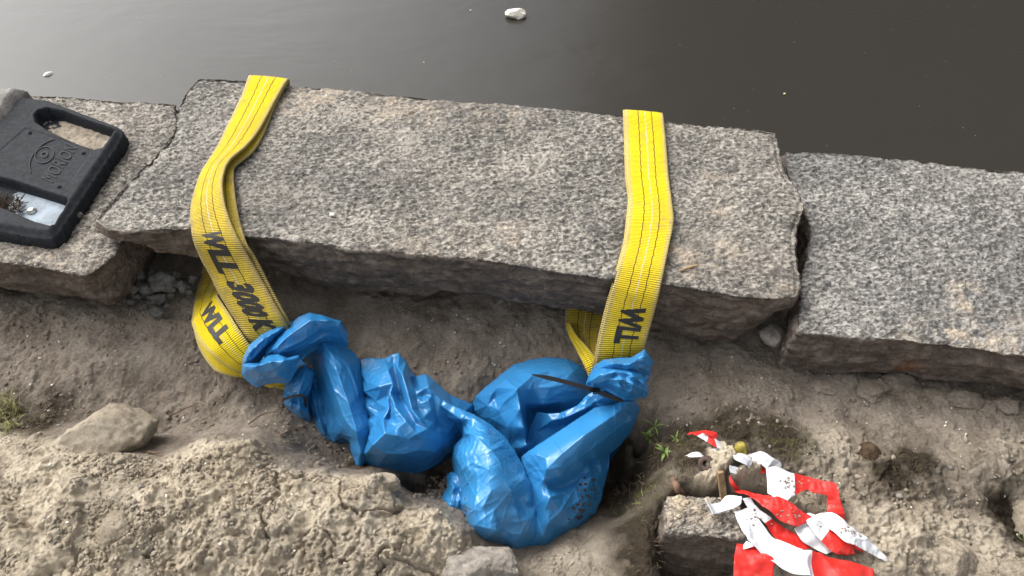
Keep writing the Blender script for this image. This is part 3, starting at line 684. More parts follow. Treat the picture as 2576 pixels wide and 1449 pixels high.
def sheet(outl, chains, zb, seed=0, step=5.2, rnd=55, ramp_=.32, hs=1.0, grow=.014, lin=.35, ridge=.42, ncr=26, fine_=1.0, hm=.45, sm=1, floor=None, iters=90):
    rs = np.random.RandomState(seed); O = np.array(outl, float)
    # outline samples
    OB = []; 
    for i in range(len(O)):
        a, b = O[i], O[(i + 1) % len(O)]; n = max(1, int(np.hypot(*(b - a)[:2]) / step))
        for k in range(n): OB.append(a + (b - a) * k / n)
    OB = np.array(OB); nb = len(OB)
    jit = 1.6 * np.array([noise(np.array([OB[:, 0] * .03, OB[:, 1] * .03, 0 * OB[:, 0] + k]).T, seed + k) for k in (1, 2)]).T
    OB[:, :2] += jit
    # coarse net: outline corners, traced creases
    cp_ = [tuple(p) for p in O]; ed = [(i, (i + 1) % len(O)) for i in range(len(O))]; idx = {}
    for ch in chains:
        last = None
        for p in ch:
            key = (p[0], p[1])
            if key not in idx: idx[key] = len(cp_); cp_.append(p)
            if last is not None: ed.append((last, idx[key]))
            last = idx[key]
    C = np.array(cp_, float)
    def cdt(C, ed):
        r = delaunay_2d_cdt([Vector((p[0], p[1])) for p in C], ed, [], 0, 1e-4)
        vv = np.array([v[:] for v in r[0]]); val = np.zeros(len(vv))
        for k, o_ in enumerate(r[3]):
            if o_: val[k] = C[o_[0], 2]
            else: val[k] = C[np.argmin(np.hypot(C[:, 0] - vv[k, 0], C[:, 1] - vv[k, 1])), 2]
        return vv, [list(t) for t in r[2]], val
    def rbf(Cx, X, Y):
        def kf(d): return np.where(d > 0, d * d * np.log(d + 1e-9), 0)
        s = 100.0; Q = Cx[:, :2] / s; n = len(Q); A = kf(np.linalg.norm(Q[:, None] - Q[None], axis=-1)) + .02 * np.eye(n)
        Pm = np.c_[np.ones(n), Q]; Mx = np.block([[A, Pm], [Pm.T, np.zeros((3, 3))]]); w = np.linalg.solve(Mx, np.r_[Cx[:, 2], 0, 0, 0])
        q = np.c_[X, Y] / s; return kf(np.linalg.norm(q[:, None] - Q[None], axis=-1)) @ w[:n] + np.c_[np.ones(len(q)), q] @ w[n:]
    vv, tr, val = cdt(C, ed)
    x0, y0 = O[:, :2].min(0); x1, y1 = O[:, :2].max(0)
    lines = []                                     # thin crease lines: (polyline, height cm, width px)
    for ch in chains:
        if len(ch) > 1: lines.append((np.array(ch, float)[:, :2], ridge * rs.uniform(.6, 1.2), rs.uniform(9, 15)))
    allch = [np.array(c, float)[:, :2] for c in chains if len(c) > 1]
    for _ in range(ncr):
        c_ = allch[rs.randint(len(allch))]; k_ = rs.randint(len(c_) - 1); a_ = c_[k_]; d_ = c_[k_ + 1] - a_; ln = np.hypot(*d_) + 1e-6
        if rs.uniform() < .45: st_ = c_[k_].copy(); an = math.atan2(d_[1], d_[0]) + rs.choice([-1, 1]) * rs.uniform(.25, 1.5)
        else: st_ = a_ + d_ * rs.uniform() + rs.normal(size=2) * 38; an = math.atan2(d_[1], d_[0]) + rs.normal() * .35
        L_ = rs.uniform(50, 230); bend_ = rs.normal() * .35; pl = [st_]
        for q_ in range(4): pl.append(pl[-1] + np.array([math.cos(an), math.sin(an)]) * L_ / 4); an += bend_ / 4
        lines.append((np.array(pl), rs.choice([1, 1, -1]) * rs.uniform(.07, .26) * fine_, rs.uniform(4, 12)))
    def creases(X, Y):
        hh = np.zeros(len(X))
        for pl, am, wd in lines:
            tot = np.hypot(*np.diff(pl, axis=0).T).sum(); acc = 0; best = np.full(len(X), 1e9); tt = np.zeros(len(X))
            for i_ in range(len(pl) - 1):
                e_ = pl[i_ + 1] - pl[i_]; l_ = np.hypot(*e_) + 1e-9; t_ = np.clip(((X - pl[i_, 0]) * e_[0] + (Y - pl[i_, 1]) * e_[1]) / l_ ** 2, 0, 1)
                d_ = np.hypot(X - pl[i_, 0] - t_ * e_[0], Y - pl[i_, 1] - t_ * e_[1]); m_ = d_ < best; best = np.where(m_, d_, best); tt = np.where(m_, (acc + t_ * l_) / tot, tt); acc += l_
            hh += am * np.exp(-best / wd) * np.clip(np.minimum(tt + .15, 1.15 - tt) * 3, 0, 1)
        return hh
    # second net: irregular small facets pushed in and out
    gx, gy = np.meshgrid(np.arange(x0, x1, rnd), np.arange(y0, y1, rnd * .9)); gx = gx + (np.arange(gx.shape[0]) % 2)[:, None] * rnd * .5
    gx = (gx + rs.uniform(-.4, .4, gx.shape) * rnd).ravel(); gy = (gy + rs.uniform(-.4, .4, gy.shape) * rnd).ravel()
    ins = sdpoly(gx, gy, O[:, :2]) < -rnd * .25; gx = gx[ins]; gy = gy[ins]
    hz = bary_eval(vv, tr, val, gx, gy); hz = lin * hz + (1 - lin) * rbf(C, gx, gy) + rs.normal(size=len(gx)) * ramp_; ok = ~np.isnan(hz)
    C2 = np.vstack([C, np.c_[gx, gy, hz][ok]]); vv2, tr2, val2 = cdt(C2, ed)
    # fine mesh
    fx, fy = np.meshgrid(np.arange(x0, x1, step), np.arange(y0, y1, step * .87)); fx = (fx + (np.arange(fx.shape[0]) % 2)[:, None] * step * .5).ravel(); fy = fy.ravel()
    ins = sdpoly(fx, fy, OB[:, :2]) < -step * .55; fx = fx[ins]; fy = fy[ins]
    h = bary_eval(vv2, tr2, val2, fx, fy); hr = rbf(C2, fx, fy); h = np.where(np.isnan(h), hr, h); h = hm * h + (1 - hm) * hr; h = h + creases(fx, fy) * sstep(0, 18, -sdpoly(fx, fy, OB[:, :2]))
    PX = np.r_[OB[:, 0], fx]; PY = np.r_[OB[:, 1], fy]; H = np.r_[OB[:, 2], h]
    r = delaunay_2d_cdt([Vector((a, b)) for a, b in zip(PX, PY)], [(i, (i + 1) % nb) for i in range(nb)], [], 1, 1e-4)
    V2 = np.array([v[:] for v in r[0]]); src = np.array([o_[0] if o_ else -1 for o_ in r[3]]); T = np.array([t for t in r[2] if len(t) == 3])
    H2 = np.where(src >= 0, H[src], 0)
    used = np.unique(T); rm = -np.ones(len(V2), int); rm[used] = np.arange(len(used)); T = rm[T]; V2 = V2[used]; H2 = H2[used]; bflag = (src[used] >= 0) & (src[used] < nb)
    E = np.sort(np.vstack([T[:, [0, 1]], T[:, [1, 2]], T[:, [2, 0]]]), 1); E, inv, cnt = np.unique(E, axis=0, return_inverse=True, return_counts=True)
    opp = {}
    for k, e in enumerate(inv.ravel()): opp.setdefault(e, []).append(T[k % len(T), (2, 0, 1)[k // len(T)]])
    Bd = np.array([v for v in opp.values() if len(v) == 2])
    deg = np.bincount(E.ravel(), minlength=len(V2)).astype(float)
    for _ in range(sm):
        s = np.bincount(E[:, 0], H2[E[:, 1]], len(V2)) + np.bincount(E[:, 1], H2[E[:, 0]], len(V2)); H2 = np.where(bflag, H2, .86 * H2 + .14 * s / deg)
    cx, cy = cropK(V2[:, 0], V2[:, 1]); X = W(cx, cy, zb + H2 * .01 * hs)
    p0 = X.copy(); g = 1 + grow * (1 + .9 * noise(p0 * 12 + seed, seed + 2)); g = np.clip(g, 1.0, 1.2)
    X[:, 2] += np.where(bflag, 0, .0012 * noise(p0 * 110, seed))
    cons = [(E[:, 0], E[:, 1], np.linalg.norm(p0[E[:, 0]] - p0[E[:, 1]], axis=1) * (g[E[:, 0]] + g[E[:, 1]]) * .5, 1.0), (Bd[:, 0], Bd[:, 1], np.linalg.norm(p0[Bd[:, 0]] - p0[Bd[:, 1]], axis=1) * (g[Bd[:, 0]] + g[Bd[:, 1]]) * .5, .5)]
    # stiffness over a few cells so that buckles come out as folds, not ripples
    far = []
    nbr = [[] for _ in range(len(X))]
    for a, b in E: nbr[a].append(b); nbr[b].append(a)
    rr = np.random.RandomState(seed + 1); ia = np.arange(len(X)); w_ = ia.copy(); d0 = rr.randint(0, 1000, len(X))
    for hop in range(3):
        w_ = np.array([nbr[w][(d0[k] + hop * 0) % len(nbr[w])] for k, w in enumerate(w_)])
    m = w_ != ia; cons.append((ia[m], w_[m], np.linalg.norm(p0[ia[m]] - p0[w_[m]], axis=1) * g[ia[m]], .5))
    cn = np.zeros(len(X))
    for A, Bq, L, k in cons: cn += (np.bincount(A, minlength=len(X)) + np.bincount(Bq, minlength=len(X))) * k
    Vv = np.zeros_like(X)
    for it in range(iters):
        D = np.zeros_like(X)
        for A, Bq, L, k in cons:
            d = X[Bq] - X[A]; l = np.linalg.norm(d, axis=1) + 1e-9; c = d * (.5 * k * (1 - L / l))[:, None]
            for ax in range(3): D[:, ax] += np.bincount(A, c[:, ax], minlength=len(X)) - np.bincount(Bq, c[:, ax], minlength=len(X))
        Vv = Vv * .85 + D / cn[:, None] * 1.6; X = X + Vv * .9; X = X + (p0 - X) * .035; X[bflag] = p0[bflag]
    for _ in range(1):
        s = np.stack([np.bincount(E[:, 0], X[E[:, 1], a], len(X)) + np.bincount(E[:, 1], X[E[:, 0], a], len(X)) for a in range(3)], -1) / deg[:, None]
        X = np.where(bflag[:, None], X, .88 * X + .12 * s)
    # rolled-under rim and hidden sides
    be = E[cnt == 1]; nx_ = {}
    dirs = {}
    for t in T:
        for a, b in ((t[0], t[1]), (t[1], t[2]), (t[2], t[0])): dirs[(a, b)] = 1
    be = [(a, b) if (a, b) in dirs else (b, a) for a, b in be]
    for a, b in be: nx_[a] = b
    st = be[0][0]; loop = [st]; cur = nx_[st]
    while cur != st and len(loop) < len(X): loop.append(cur); cur = nx_.get(cur, st)
    Lp = np.array(loop); Bp = X[Lp]; tg = np.roll(Bp, -1, 0) - np.roll(Bp, 1, 0); nrm = np.stack([tg[:, 1], -tg[:, 0]], -1); nrm /= np.linalg.norm(nrm, axis=1, keepdims=True) + 1e-9
    cen = X[:, :2].mean(0); ar = np.sum(Bp[:, 0] * np.roll(Bp[:, 1], -1) - np.roll(Bp[:, 0], -1) * Bp[:, 1])
    if ar < 0: nrm = -nrm                      # outward
    gz = gbase(Bp[:, 0], Bp[:, 1])
    rings = []
    for off, dz in ((.0012, -.0035), (-.0005, -.009), (-.006, -.018)):
        q = Bp.copy(); q[:, :2] += nrm * off; q[:, 2] += dz; rings.append(q)
    q = Bp.copy(); q[:, :2] -= nrm * .012
    q[:, 2] = q[:, 2] - .022 if floor == 'hang' else np.minimum(gz - .03, q[:, 2] - .03); rings.append(q)
    n0 = len(X); m_ = len(Lp); VV = np.vstack([X] + rings); F_ = [list(t) + [] for t in T]
    ids = [Lp] + [n0 + k * m_ + np.arange(m_) for k in range(len(rings))]
    for k in range(len(rings)):
        for i in range(m_):
            j = (i + 1) % m_; F_.append([int(ids[k][i]), int(ids[k + 1][i]), int(ids[k + 1][j]), int(ids[k][j])])
    return VV, [tuple(map(int, f)) for f in F_]
def sheets_mesh(name, sh, parent):
    V, Fq = join([(v, f) for v, f in sh]); o = mesh_obj(name, V, Fq, M['blue'], parent)
    bm = bmesh.new(); bm.from_mesh(o.data); bmesh.ops.recalc_face_normals(bm, faces=bm.faces); bm.to_mesh(o.data); bm.free()
    o.data.polygons.foreach_set('use_smooth', [True] * len(o.data.polygons)); return o

bagR = empty('plastic_bag', tuple(G(1400, 1200))); tag(bagR, 'larger blue plastic bag tied round the lower end of the right sling', 'plastic bag')
ZB = -.325
R1 = sheet([(1307, 600, 4), (1318, 572, 6), (1370, 520, 8), (1450, 455, 9.5), (1520, 402, 10), (1620, 372, 10), (1720, 360, 10), (1810, 370, 10), (1880, 405, 9.5), (1915, 455, 9), (1925, 520, 8), (1960, 600, 5), (1850, 740, 1), (1750, 850, 0), (1650, 930, -1), (1580, 930, 0), (1500, 850, 2), (1420, 760, 2), (1340, 680, 2.5), (1312, 650, 3)],
    [[(1480, 480, 12.5), (1540, 532, 15.5), (1620, 458, 14.5), (1720, 430, 13.5), (1840, 440, 12.5)], [(1545, 470, 13), (1540, 532, 15.5), (1558, 640, 14), (1580, 740, 11), (1592, 830, 7)], [(1540, 532, 15.5), (1440, 640, 9.5), (1400, 690, 6)],
     [(1540, 532, 15.5), (1500, 640, 11), (1490, 740, 8)], [(1580, 610, 10), (1680, 612, 9.5), (1780, 600, 9), (1880, 580, 8)], [(1600, 650, 4.5), (1700, 640, 5), (1760, 640, 5)], [(1600, 720, 3), (1598, 800, 2)], [(1640, 700, 2.5), (1700, 700, 3)],
     [(1400, 560, 10), (1380, 620, 8)], [(1440, 520, 12), (1420, 580, 9)], [(1650, 520, 13), (1780, 510, 12.5)], [(1540, 800, 6)], [(1700, 790, 1)]], ZB, 1, rnd=100, ramp_=.05, ncr=40, fine_=.8, ridge=.2, hm=.7, sm=4)
R1b = sheet([(1590, 800, 2), (1612, 735, 4), (1650, 655, 7), (1700, 662, 8), (1770, 660, 9), (1860, 622, 10.5), (1920, 562, 11.5), (1980, 528, 12.5), (2060, 528, 12.5), (2115, 560, 12), (2090, 620, 10), (1950, 690, 7), (1800, 770, 4), (1680, 850, 2), (1610, 850, 1)],
    [[(1640, 760, 4), (1730, 700, 8), (1800, 685, 9.5), (1900, 640, 11.5), (2000, 580, 13.5), (2080, 560, 13)], [(1700, 740, 5), (1800, 720, 6), (1900, 670, 8)], [(1960, 600, 11), (2030, 610, 11)], [(2020, 550, 13.5), (2000, 580, 13.5)]], ZB + .005, 2, rnd=80, ramp_=.05, ncr=20, ridge=.15, hm=.8, sm=3)
R2 = sheet([(1563, 895, 7), (1600, 865, 9), (1680, 812, 11), (1780, 747, 12), (1880, 682, 12), (1960, 632, 12), (2060, 610, 12), (2130, 570, 12), (2180, 588, 10), (2198, 630, 8), (2182, 690, 6.5), (2150, 760, 5), (2095, 825, 4), (2036, 878, 3), (2030, 950, 1), (2010, 1030, 0), (1990, 1120, -1.5), (1960, 1190, -2.5), (1850, 1290, -3), (1740, 1370, -3), (1655, 1402, -3), (1640, 1385, -2), (1600, 1425, -3.5), (1560, 1430, -3), (1560, 1370, 0), (1600, 1300, 2), (1620, 1200, 4), (1612, 1090, 6), (1590, 1010, 6.5), (1570, 950, 7)],
    [[(1563, 895, 7), (1640, 880, 11), (1695, 905, 12.5), (1700, 960, 12), (1682, 1022, 9.5)], [(1682, 1022, 9.5), (1640, 960, 9), (1600, 920, 9)], [(1682, 1022, 9.5), (1780, 1000, 9.8), (1890, 940, 8.8), (1960, 900, 7.6), (2036, 878, 3.6)],
     [(1682, 1022, 9.5), (1720, 1110, 9), (1690, 1180, 6.5), (1710, 1250, 5), (1680, 1320, 2.5)], [(1682, 1022, 9.5), (1640, 1080, 7.5)], [(1720, 1110, 8.5), (1790, 1085, 5.5), (1850, 1045, 4.2)], [(1735, 1055, 6.2), (1800, 1026, 4.8), (1895, 972, 3.2), (1960, 930, 2.6), (2028, 902, 1.2)], [(1710, 1250, 5), (1780, 1180, 5.5), (1850, 1060, 4.5), (1900, 980, 3.8)],
     [(1700, 960, 12), (1780, 880, 14), (1900, 780, 15.5), (2020, 700, 15), (2100, 640, 13.5), (2150, 600, 12.5)], [(1800, 960, 11), (1930, 860, 11.5), (2060, 760, 10.5), (2140, 680, 9)], [(2100, 600, 13), (2140, 640, 11), (2150, 700, 9)], [(2060, 610, 12), (2080, 650, 13.5)],
     [(1920, 925, 5), (1935, 1000, 4.5), (1915, 1060, 3.5)], [(1950, 915, 3.5), (1965, 1000, 2.5)], [(1985, 900, 4.5), (1990, 980, 2)], [(1800, 1260, 1.5), (1880, 1180, 1.5), (1950, 1080, 1.5)], [(1740, 1300, .5), (1700, 1360, -1)], [(1760, 1220, 4.5), (1840, 1150, 3.5), (1900, 1110, 3)], [(1650, 1340, 1), (1610, 1390, -1.5)]], ZB, 3, rnd=120, ramp_=.03, ncr=60, fine_=.8, ridge=.34, hm=.30, sm=2)
sheets_mesh('bag_body', [R1, R1b, R2], bagR)
C1 = sheet([(1955, 405, 6), (2000, 375, 8), (2080, 365, 9), (2150, 362, 9), (2190, 338, 9.5), (2225, 318, 9.5), (2272, 380, 8), (2255, 425, 7), (2250, 475, 5), (2180, 500, 5), (2100, 480, 6), (2000, 470, 6), (1940, 440, 5)],
    [[(1975, 420, 8), (2050, 395, 11), (2140, 400, 11), (2220, 350, 11.5)], [(1990, 435, 7.5), (2090, 425, 9), (2170, 430, 9), (2255, 400, 9)], [(2050, 395, 11), (2090, 425, 9), (2180, 380, 11)], [(2140, 400, 11), (2200, 440, 7)]], ZB + .118, 4, floor='hang', step=4.8, rnd=34, ramp_=.14, grow=.02, ncr=30, fine_=.9)
C2 = sheet([(1912, 505, 5), (1928, 452, 7), (1958, 418, 8), (2050, 408, 9), (2150, 420, 9), (2210, 448, 9), (2248, 515, 7), (2245, 550, 5), (2180, 577, 4), (2120, 582, 4), (2080, 560, 5), (2020, 530, 5), (1950, 524, 5)],
    [[(1935, 490, 8.5), (1990, 452, 11), (2060, 438, 12), (2150, 450, 11.5), (2215, 500, 9.5)], [(1960, 505, 7.5), (2030, 480, 10), (2100, 482, 11.5), (2160, 505, 11), (2225, 540, 7)], [(2030, 505, 7.5), (2090, 520, 9.5), (2150, 545, 8.5)], [(2060, 460, 9.5), (2130, 470, 9.5), (2190, 500, 8)], [(2110, 500, 8.8), (2140, 525, 7.8)]], ZB + .112, 5, floor='hang', step=4.8, rnd=32, ramp_=.14, grow=.02, ncr=30, fine_=.9)
sheets_mesh('gathered_neck', [C1, C2], bagR)

bagL = empty('plastic_bag', tuple(G(1000, 1100))); tag(bagL, 'blue plastic bag tied round the lower end of the left sling', 'plastic bag')
CM = sheet([(1098, 590, 7), (1110, 565, 9), (1200, 622, 10.5), (1310, 667, 11), (1400, 722, 10.5), (1470, 782, 9.5), (1530, 862, 9), (1582, 970, 8), (1618, 1060, 7), (1640, 1130, 5), (1655, 1200, 3.5), (1692, 1248, 3), (1660, 1300, 2), (1600, 1365, 0), (1562, 1410, -2), (1545, 1447, -3), (1528, 1415, -2.5), (1480, 1398, -2.5), (1380, 1390, -2.5), (1290, 1385, -2.5), (1270, 1340, -1.5), (1252, 1270, -.5), (1238, 1180, 0), (1235, 1110, 1), (1215, 1020, 1.5), (1200, 960, 1.5), (1192, 900, 2), (1205, 835, 3), (1250, 782, 4.5), (1245, 730, 5), (1190, 722, 4), (1130, 700, 4), (1104, 650, 5)],
    [[(1110, 565, 9), (1130, 620, 10), (1240, 695, 11)], [(1150, 680, 6.5), (1240, 695, 11)], [(1240, 695, 11), (1310, 690, 12.5), (1380, 740, 13)], [(1240, 695, 11), (1262, 770, 11), (1300, 765, 13)], [(1240, 695, 11), (1330, 800, 14.5), (1400, 860, 15.5), (1450, 920, 15)],
     [(1262, 770, 11), (1230, 840, 8.5), (1215, 900, 7.5), (1245, 965, 9.5)], [(1245, 965, 9.5), (1300, 925, 13), (1388, 960, 15.5)], [(1388, 960, 15.5), (1330, 1000, 13), (1320, 1115, 12), (1290, 1060, 9), (1245, 965, 9.5)], [(1388, 960, 15.5), (1480, 1030, 14), (1510, 1080, 12.5)],
     [(1320, 1115, 12), (1310, 1180, 11.5), (1270, 1210, 5)], [(1510, 1080, 12.5), (1580, 1010, 10), (1600, 1080, 7.5)], [(1510, 1080, 12.5), (1540, 1180, 9), (1550, 1240, 7.5)], [(1510, 1080, 12.5), (1420, 1180, 11.5), (1310, 1262, 8.5)], [(1310, 1262, 8.5), (1430, 1290, 10), (1475, 1285, 7), (1500, 1350, 4)], [(1430, 1290, 10), (1350, 1350, 3)],
     [(1540, 1130, 8), (1570, 1160, 6.5), (1600, 1130, 7.5), (1625, 1150, 5)], [(1550, 1240, 7.5), (1600, 1230, 6.5), (1560, 1310, 5), (1530, 1380, 1.5)], [(1640, 1180, 5.5), (1600, 1290, 4.5)], [(1400, 860, 15.5), (1460, 840, 12.5)], [(1240, 1150, 3.5), (1260, 1100, 5.5)], [(1400, 1080, 14.2), (1350, 1180, 12)]], ZB, 6, rnd=130, ramp_=.03, ncr=55, fine_=.8, ridge=.34, hm=.25, sm=2)
CF = sheet([(1165, 990, 0), (1190, 975, 1.5), (1225, 985, 3), (1260, 1080, 3), (1262, 1200, 1), (1228, 1240, -1), (1150, 1215, -2), (1138, 1110, -1), (1165, 1060, 0)], [[(1190, 1000, 2.5), (1200, 1060, 4), (1185, 1150, 2.5)], [(1225, 1060, 2.5), (1215, 1180, 1.5)], [(1160, 1120, 1), (1165, 1180, .5)]], ZB, 7, step=4.8, rnd=34, ramp_=.2)
MB_ = sheet([(695, 370, 8), (760, 365, 9.5), (830, 367, 10.5), (872, 345, 11.5), (905, 340, 12), (945, 382, 11), (970, 430, 10), (1000, 462, 9), (1050, 450, 9.5), (1100, 487, 9), (1180, 562, 7), (1250, 592, 5.5), (1303, 612, 4), (1310, 660, 2), (1290, 740, 1), (1240, 800, 0), (1205, 850, 0), (1160, 875, -.5), (1140, 905, -1), (1050, 962, -2), (950, 988, -3), (860, 1005, -3.5), (790, 980, -3), (720, 962, -3), (682, 955, -2), (676, 935, -1), (705, 880, 2), (728, 800, 4), (738, 690, 5), (715, 560, 6), (700, 470, 7)],
    [[(705, 440, 10), (790, 455, 13), (800, 520, 14.5), (845, 560, 12.5), (855, 640, 14)], [(730, 490, 11), (800, 520, 14.5)], [(830, 367, 10.5), (850, 430, 14.5), (875, 500, 15.5), (855, 560, 15), (885, 630, 15.5), (945, 705, 15.5), (1005, 775, 14), (960, 800, 12.5)], [(845, 560, 12.5), (865, 600, 11.5), (850, 680, 12)],
     [(905, 340, 12), (900, 420, 14), (925, 455, 16), (950, 540, 16), (975, 640, 15.5), (1020, 700, 15), (1060, 745, 13), (1055, 800, 11)], [(880, 400, 11), (895, 480, 11), (915, 570, 11), (955, 645, 12), (995, 715, 12)], [(945, 382, 11), (960, 460, 13), (1000, 570, 12.5), (1010, 640, 12)], [(975, 480, 9.5), (1000, 520, 10)],
     [(1000, 462, 9), (1025, 540, 13), (1065, 590, 13.5), (1080, 640, 12), (1035, 690, 12.5)], [(1050, 450, 9.5), (1065, 520, 13), (1040, 560, 11.5)], [(1065, 520, 13), (1130, 590, 11), (1200, 640, 8), (1260, 650, 6)], [(1090, 560, 11.5), (1110, 680, 9), (1190, 740, 5)],
     [(720, 545, 9.5), (785, 600, 10), (800, 660, 9)], [(728, 620, 8), (790, 680, 9.5), (745, 700, 8)], [(855, 640, 14), (820, 700, 14), (830, 770, 15), (765, 830, 12.5), (735, 870, 8)], [(820, 700, 14), (780, 730, 10.5), (745, 800, 8)], [(830, 770, 15), (900, 780, 14.5), (960, 800, 12.5)], [(830, 770, 15), (850, 700, 12.8), (900, 720, 14)],
     [(960, 800, 12.5), (1055, 800, 11), (1130, 760, 8.5)], [(765, 830, 12.5), (840, 880, 10), (940, 880, 9.5), (1010, 860, 9), (1055, 800, 11)], [(1010, 860, 9), (1100, 870, 5.5)], [(1130, 760, 8.5), (1140, 830, 5), (1190, 800, 3)], [(735, 900, 3.5), (800, 940, 2), (920, 950, 1), (1040, 920, 1.5)], [(1110, 680, 9), (1125, 720, 7), (1130, 760, 8.5)]], ZB, 8, rnd=75, ramp_=.1, grow=.02, lin=.9, ncr=50, fine_=.6, ridge=.08, hm=.92, sm=5)
FL = sheet([(405, 325, 6), (450, 295, 9), (490, 260, 11), (515, 253, 11), (560, 275, 11), (620, 300, 10), (660, 330, 9), (690, 372, 8), (702, 450, 7), (718, 560, 6), (732, 640, 5), (750, 720, 5), (746, 820, 3), (738, 880, 1), (700, 962, -2), (678, 950, -1.5), (668, 900, -1), (650, 860, 0), (640, 805, .5), (600, 782, 1), (560, 800, 0), (528, 760, 1), (500, 650, 2.5), (480, 540, 3.5), (440, 400, 4.5)],
    [[(405, 325, 6), (470, 300, 10.5), (500, 285, 13)], [(500, 285, 13), (545, 350, 13.5), (590, 480, 12), (640, 620, 10), (680, 760, 7.5), (700, 880, 3)], [(500, 285, 13), (510, 400, 11.5), (560, 540, 10), (610, 680, 7.5), (650, 790, 4)], [(560, 275, 11), (640, 400, 10.5), (690, 560, 8)], [(470, 380, 8.5), (520, 520, 7.5), (570, 680, 5), (590, 770, 2.5)], [(545, 350, 13.5), (600, 400, 12.5)]], ZB + .02, 9, rnd=120, ramp_=.05, ncr=40)
GD = sheet([(360, 470, 3), (420, 420, 4), (500, 430, 3), (560, 600, 2), (600, 760, 0), (560, 812, -1), (545, 800, -1), (500, 782, -1), (470, 752, -1), (440, 680, 0), (415, 640, 0), (395, 560, 1)],
    [[(430, 480, 5.5), (450, 590, 5), (480, 700, 3.5), (510, 770, 1)], [(465, 520, 3), (490, 640, 2), (520, 760, -.2)], [(480, 500, 5), (510, 620, 4.5), (545, 760, 2)], [(415, 520, 4), (435, 640, 2.5)]], ZB + .01, 10, rnd=40, ramp_=.25)
sheets_mesh('bag_body', [CM, CF, MB_, FL, GD], bagL)
NK = sheet([(296, 490, 4), (340, 440, 5), (400, 400, 6), (450, 440, 5), (432, 520, 4), (405, 570, 3), (415, 600, 1.5), (422, 675, -1), (380, 680, -1), (330, 645, -.5), (296, 615, .5), (285, 580, 2.5), (290, 550, 3)],
    [[(330, 480, 6), (340, 530, 5.5), (335, 572, 4)], [(400, 440, 7), (380, 520, 6), (365, 572, 4.5)], [(300, 575, 3.6), (335, 572, 4), (365, 572, 4.5), (400, 570, 3.5)], [(335, 572, 4), (325, 620, 4)], [(365, 572, 4.5), (375, 640, 3.5)], [(350, 600, 2.5), (345, 630, 2)]], ZB + .055, 11, step=4.8, rnd=36, ramp_=.2, grow=.045)
K0 = sheet([(90, 330, 1), (180, 250, 3), (330, 180, 4), (440, 200, 4), (400, 350, 3), (330, 420, 2), (150, 440, 1)], [[(180, 340, 3), (260, 300, 4)]], ZB + .11, 12, rnd=40, floor='hang')
K1 = sheet([(183, 352, 7), (190, 320, 8), (240, 270, 9), (310, 192, 10), (370, 142, 10.5), (430, 122, 10.5), (490, 135, 10.5), (560, 155, 9.5), (595, 163, 8.5), (625, 220, 6), (632, 302, 2), (600, 310, 2), (550, 300, 3), (500, 300, 3.5), (430, 325, 4), (380, 365, 4), (320, 385, 5), (250, 390, 6)],
    [[(195, 345, 8.5), (250, 310, 11), (330, 235, 13), (430, 165, 13.5), (520, 165, 12.5), (595, 175, 10)], [(230, 350, 8), (310, 310, 10), (400, 265, 10.5), (480, 210, 10), (560, 190, 10)], [(430, 165, 13.5), (480, 190, 11.5), (480, 210, 10)], [(350, 345, 6.5), (430, 290, 7.5), (520, 240, 7.5), (600, 250, 5.5)], [(560, 190, 10), (585, 260, 5)], [(250, 310, 11), (290, 350, 8.5)]], ZB + .095, 13, floor='hang', step=4.8, rnd=50, ramp_=.25)
K2 = sheet([(66, 410, 4), (70, 360, 6.5), (100, 300, 8), (170, 240, 9), (250, 200, 9.5), (330, 170, 9.5), (350, 182, 9.5), (300, 215, 9), (245, 260, 8), (190, 325, 6.5), (160, 370, 5.5), (150, 410, 5), (110, 410, 4.5)],
    [[(80, 390, 7.5), (110, 330, 10), (180, 265, 11), (260, 215, 11), (330, 178, 10)], [(120, 380, 7), (160, 320, 8.5), (210, 270, 9)]], ZB + .105, 14, floor='hang', step=5, rnd=34, ramp_=.22, grow=.05)
K3 = sheet([(64, 405, 5), (85, 385, 7), (110, 392, 8), (160, 390, 8), (205, 350, 8.5), (260, 345, 9), (310, 365, 9), (368, 348, 8), (385, 365, 6.5), (355, 420, 5), (310, 492, 2.5), (230, 488, 2.5), (190, 493, 2.5), (135, 512, 1.5), (92, 482, 2.5), (64, 450, 3)],
    [[(85, 410, 8), (140, 410, 10.5), (210, 385, 11.5), (290, 380, 11.5), (370, 362, 9)], [(80, 440, 5.5), (160, 445, 8), (240, 425, 9.5), (320, 400, 9)], [(210, 385, 11.5), (240, 425, 9.5)], [(150, 480, 4.5), (240, 465, 6), (310, 450, 5.5)], [(205, 365, 9.5), (250, 370, 10), (290, 360, 10)]], ZB + .105, 15, floor='hang', step=4.8, rnd=42, ramp_=.25)
sheets_mesh('gathered_neck', [NK, K0, K1, K2, K3], bagL)

# ------------------------------------------------------------------ cable ties
def strap_mesh(pts, w, t, up=(0, 0, 1), taper=None):
    P = np.asarray(pts, float); n = len(P); T = np.gradient(P, axis=0); T /= np.linalg.norm(T, axis=1, keepdims=True)
    U = np.asarray(up, float); U = np.broadcast_to(U, P.shape); Sd = np.cross(T, U); Sd /= np.linalg.norm(Sd, axis=1, keepdims=True); Un = np.cross(Sd, T)
    ww = np.full(n, w) if taper is None else w * taper
    ring = [P + Sd * ww[:, None] * .5 + Un * t * .5, P - Sd * ww[:, None] * .5 + Un * t * .5, P - Sd * ww[:, None] * .5 - Un * t * .5, P + Sd * ww[:, None] * .5 - Un * t * .5]
    V = np.stack(ring, 1); F_ = grid_faces(n, 4, 0, True).tolist(); F_ += [[0, 1, 2, 3], [(n - 1) * 4 + k for k in (3, 2, 1, 0)]]
    return V.reshape(-1, 3), F_
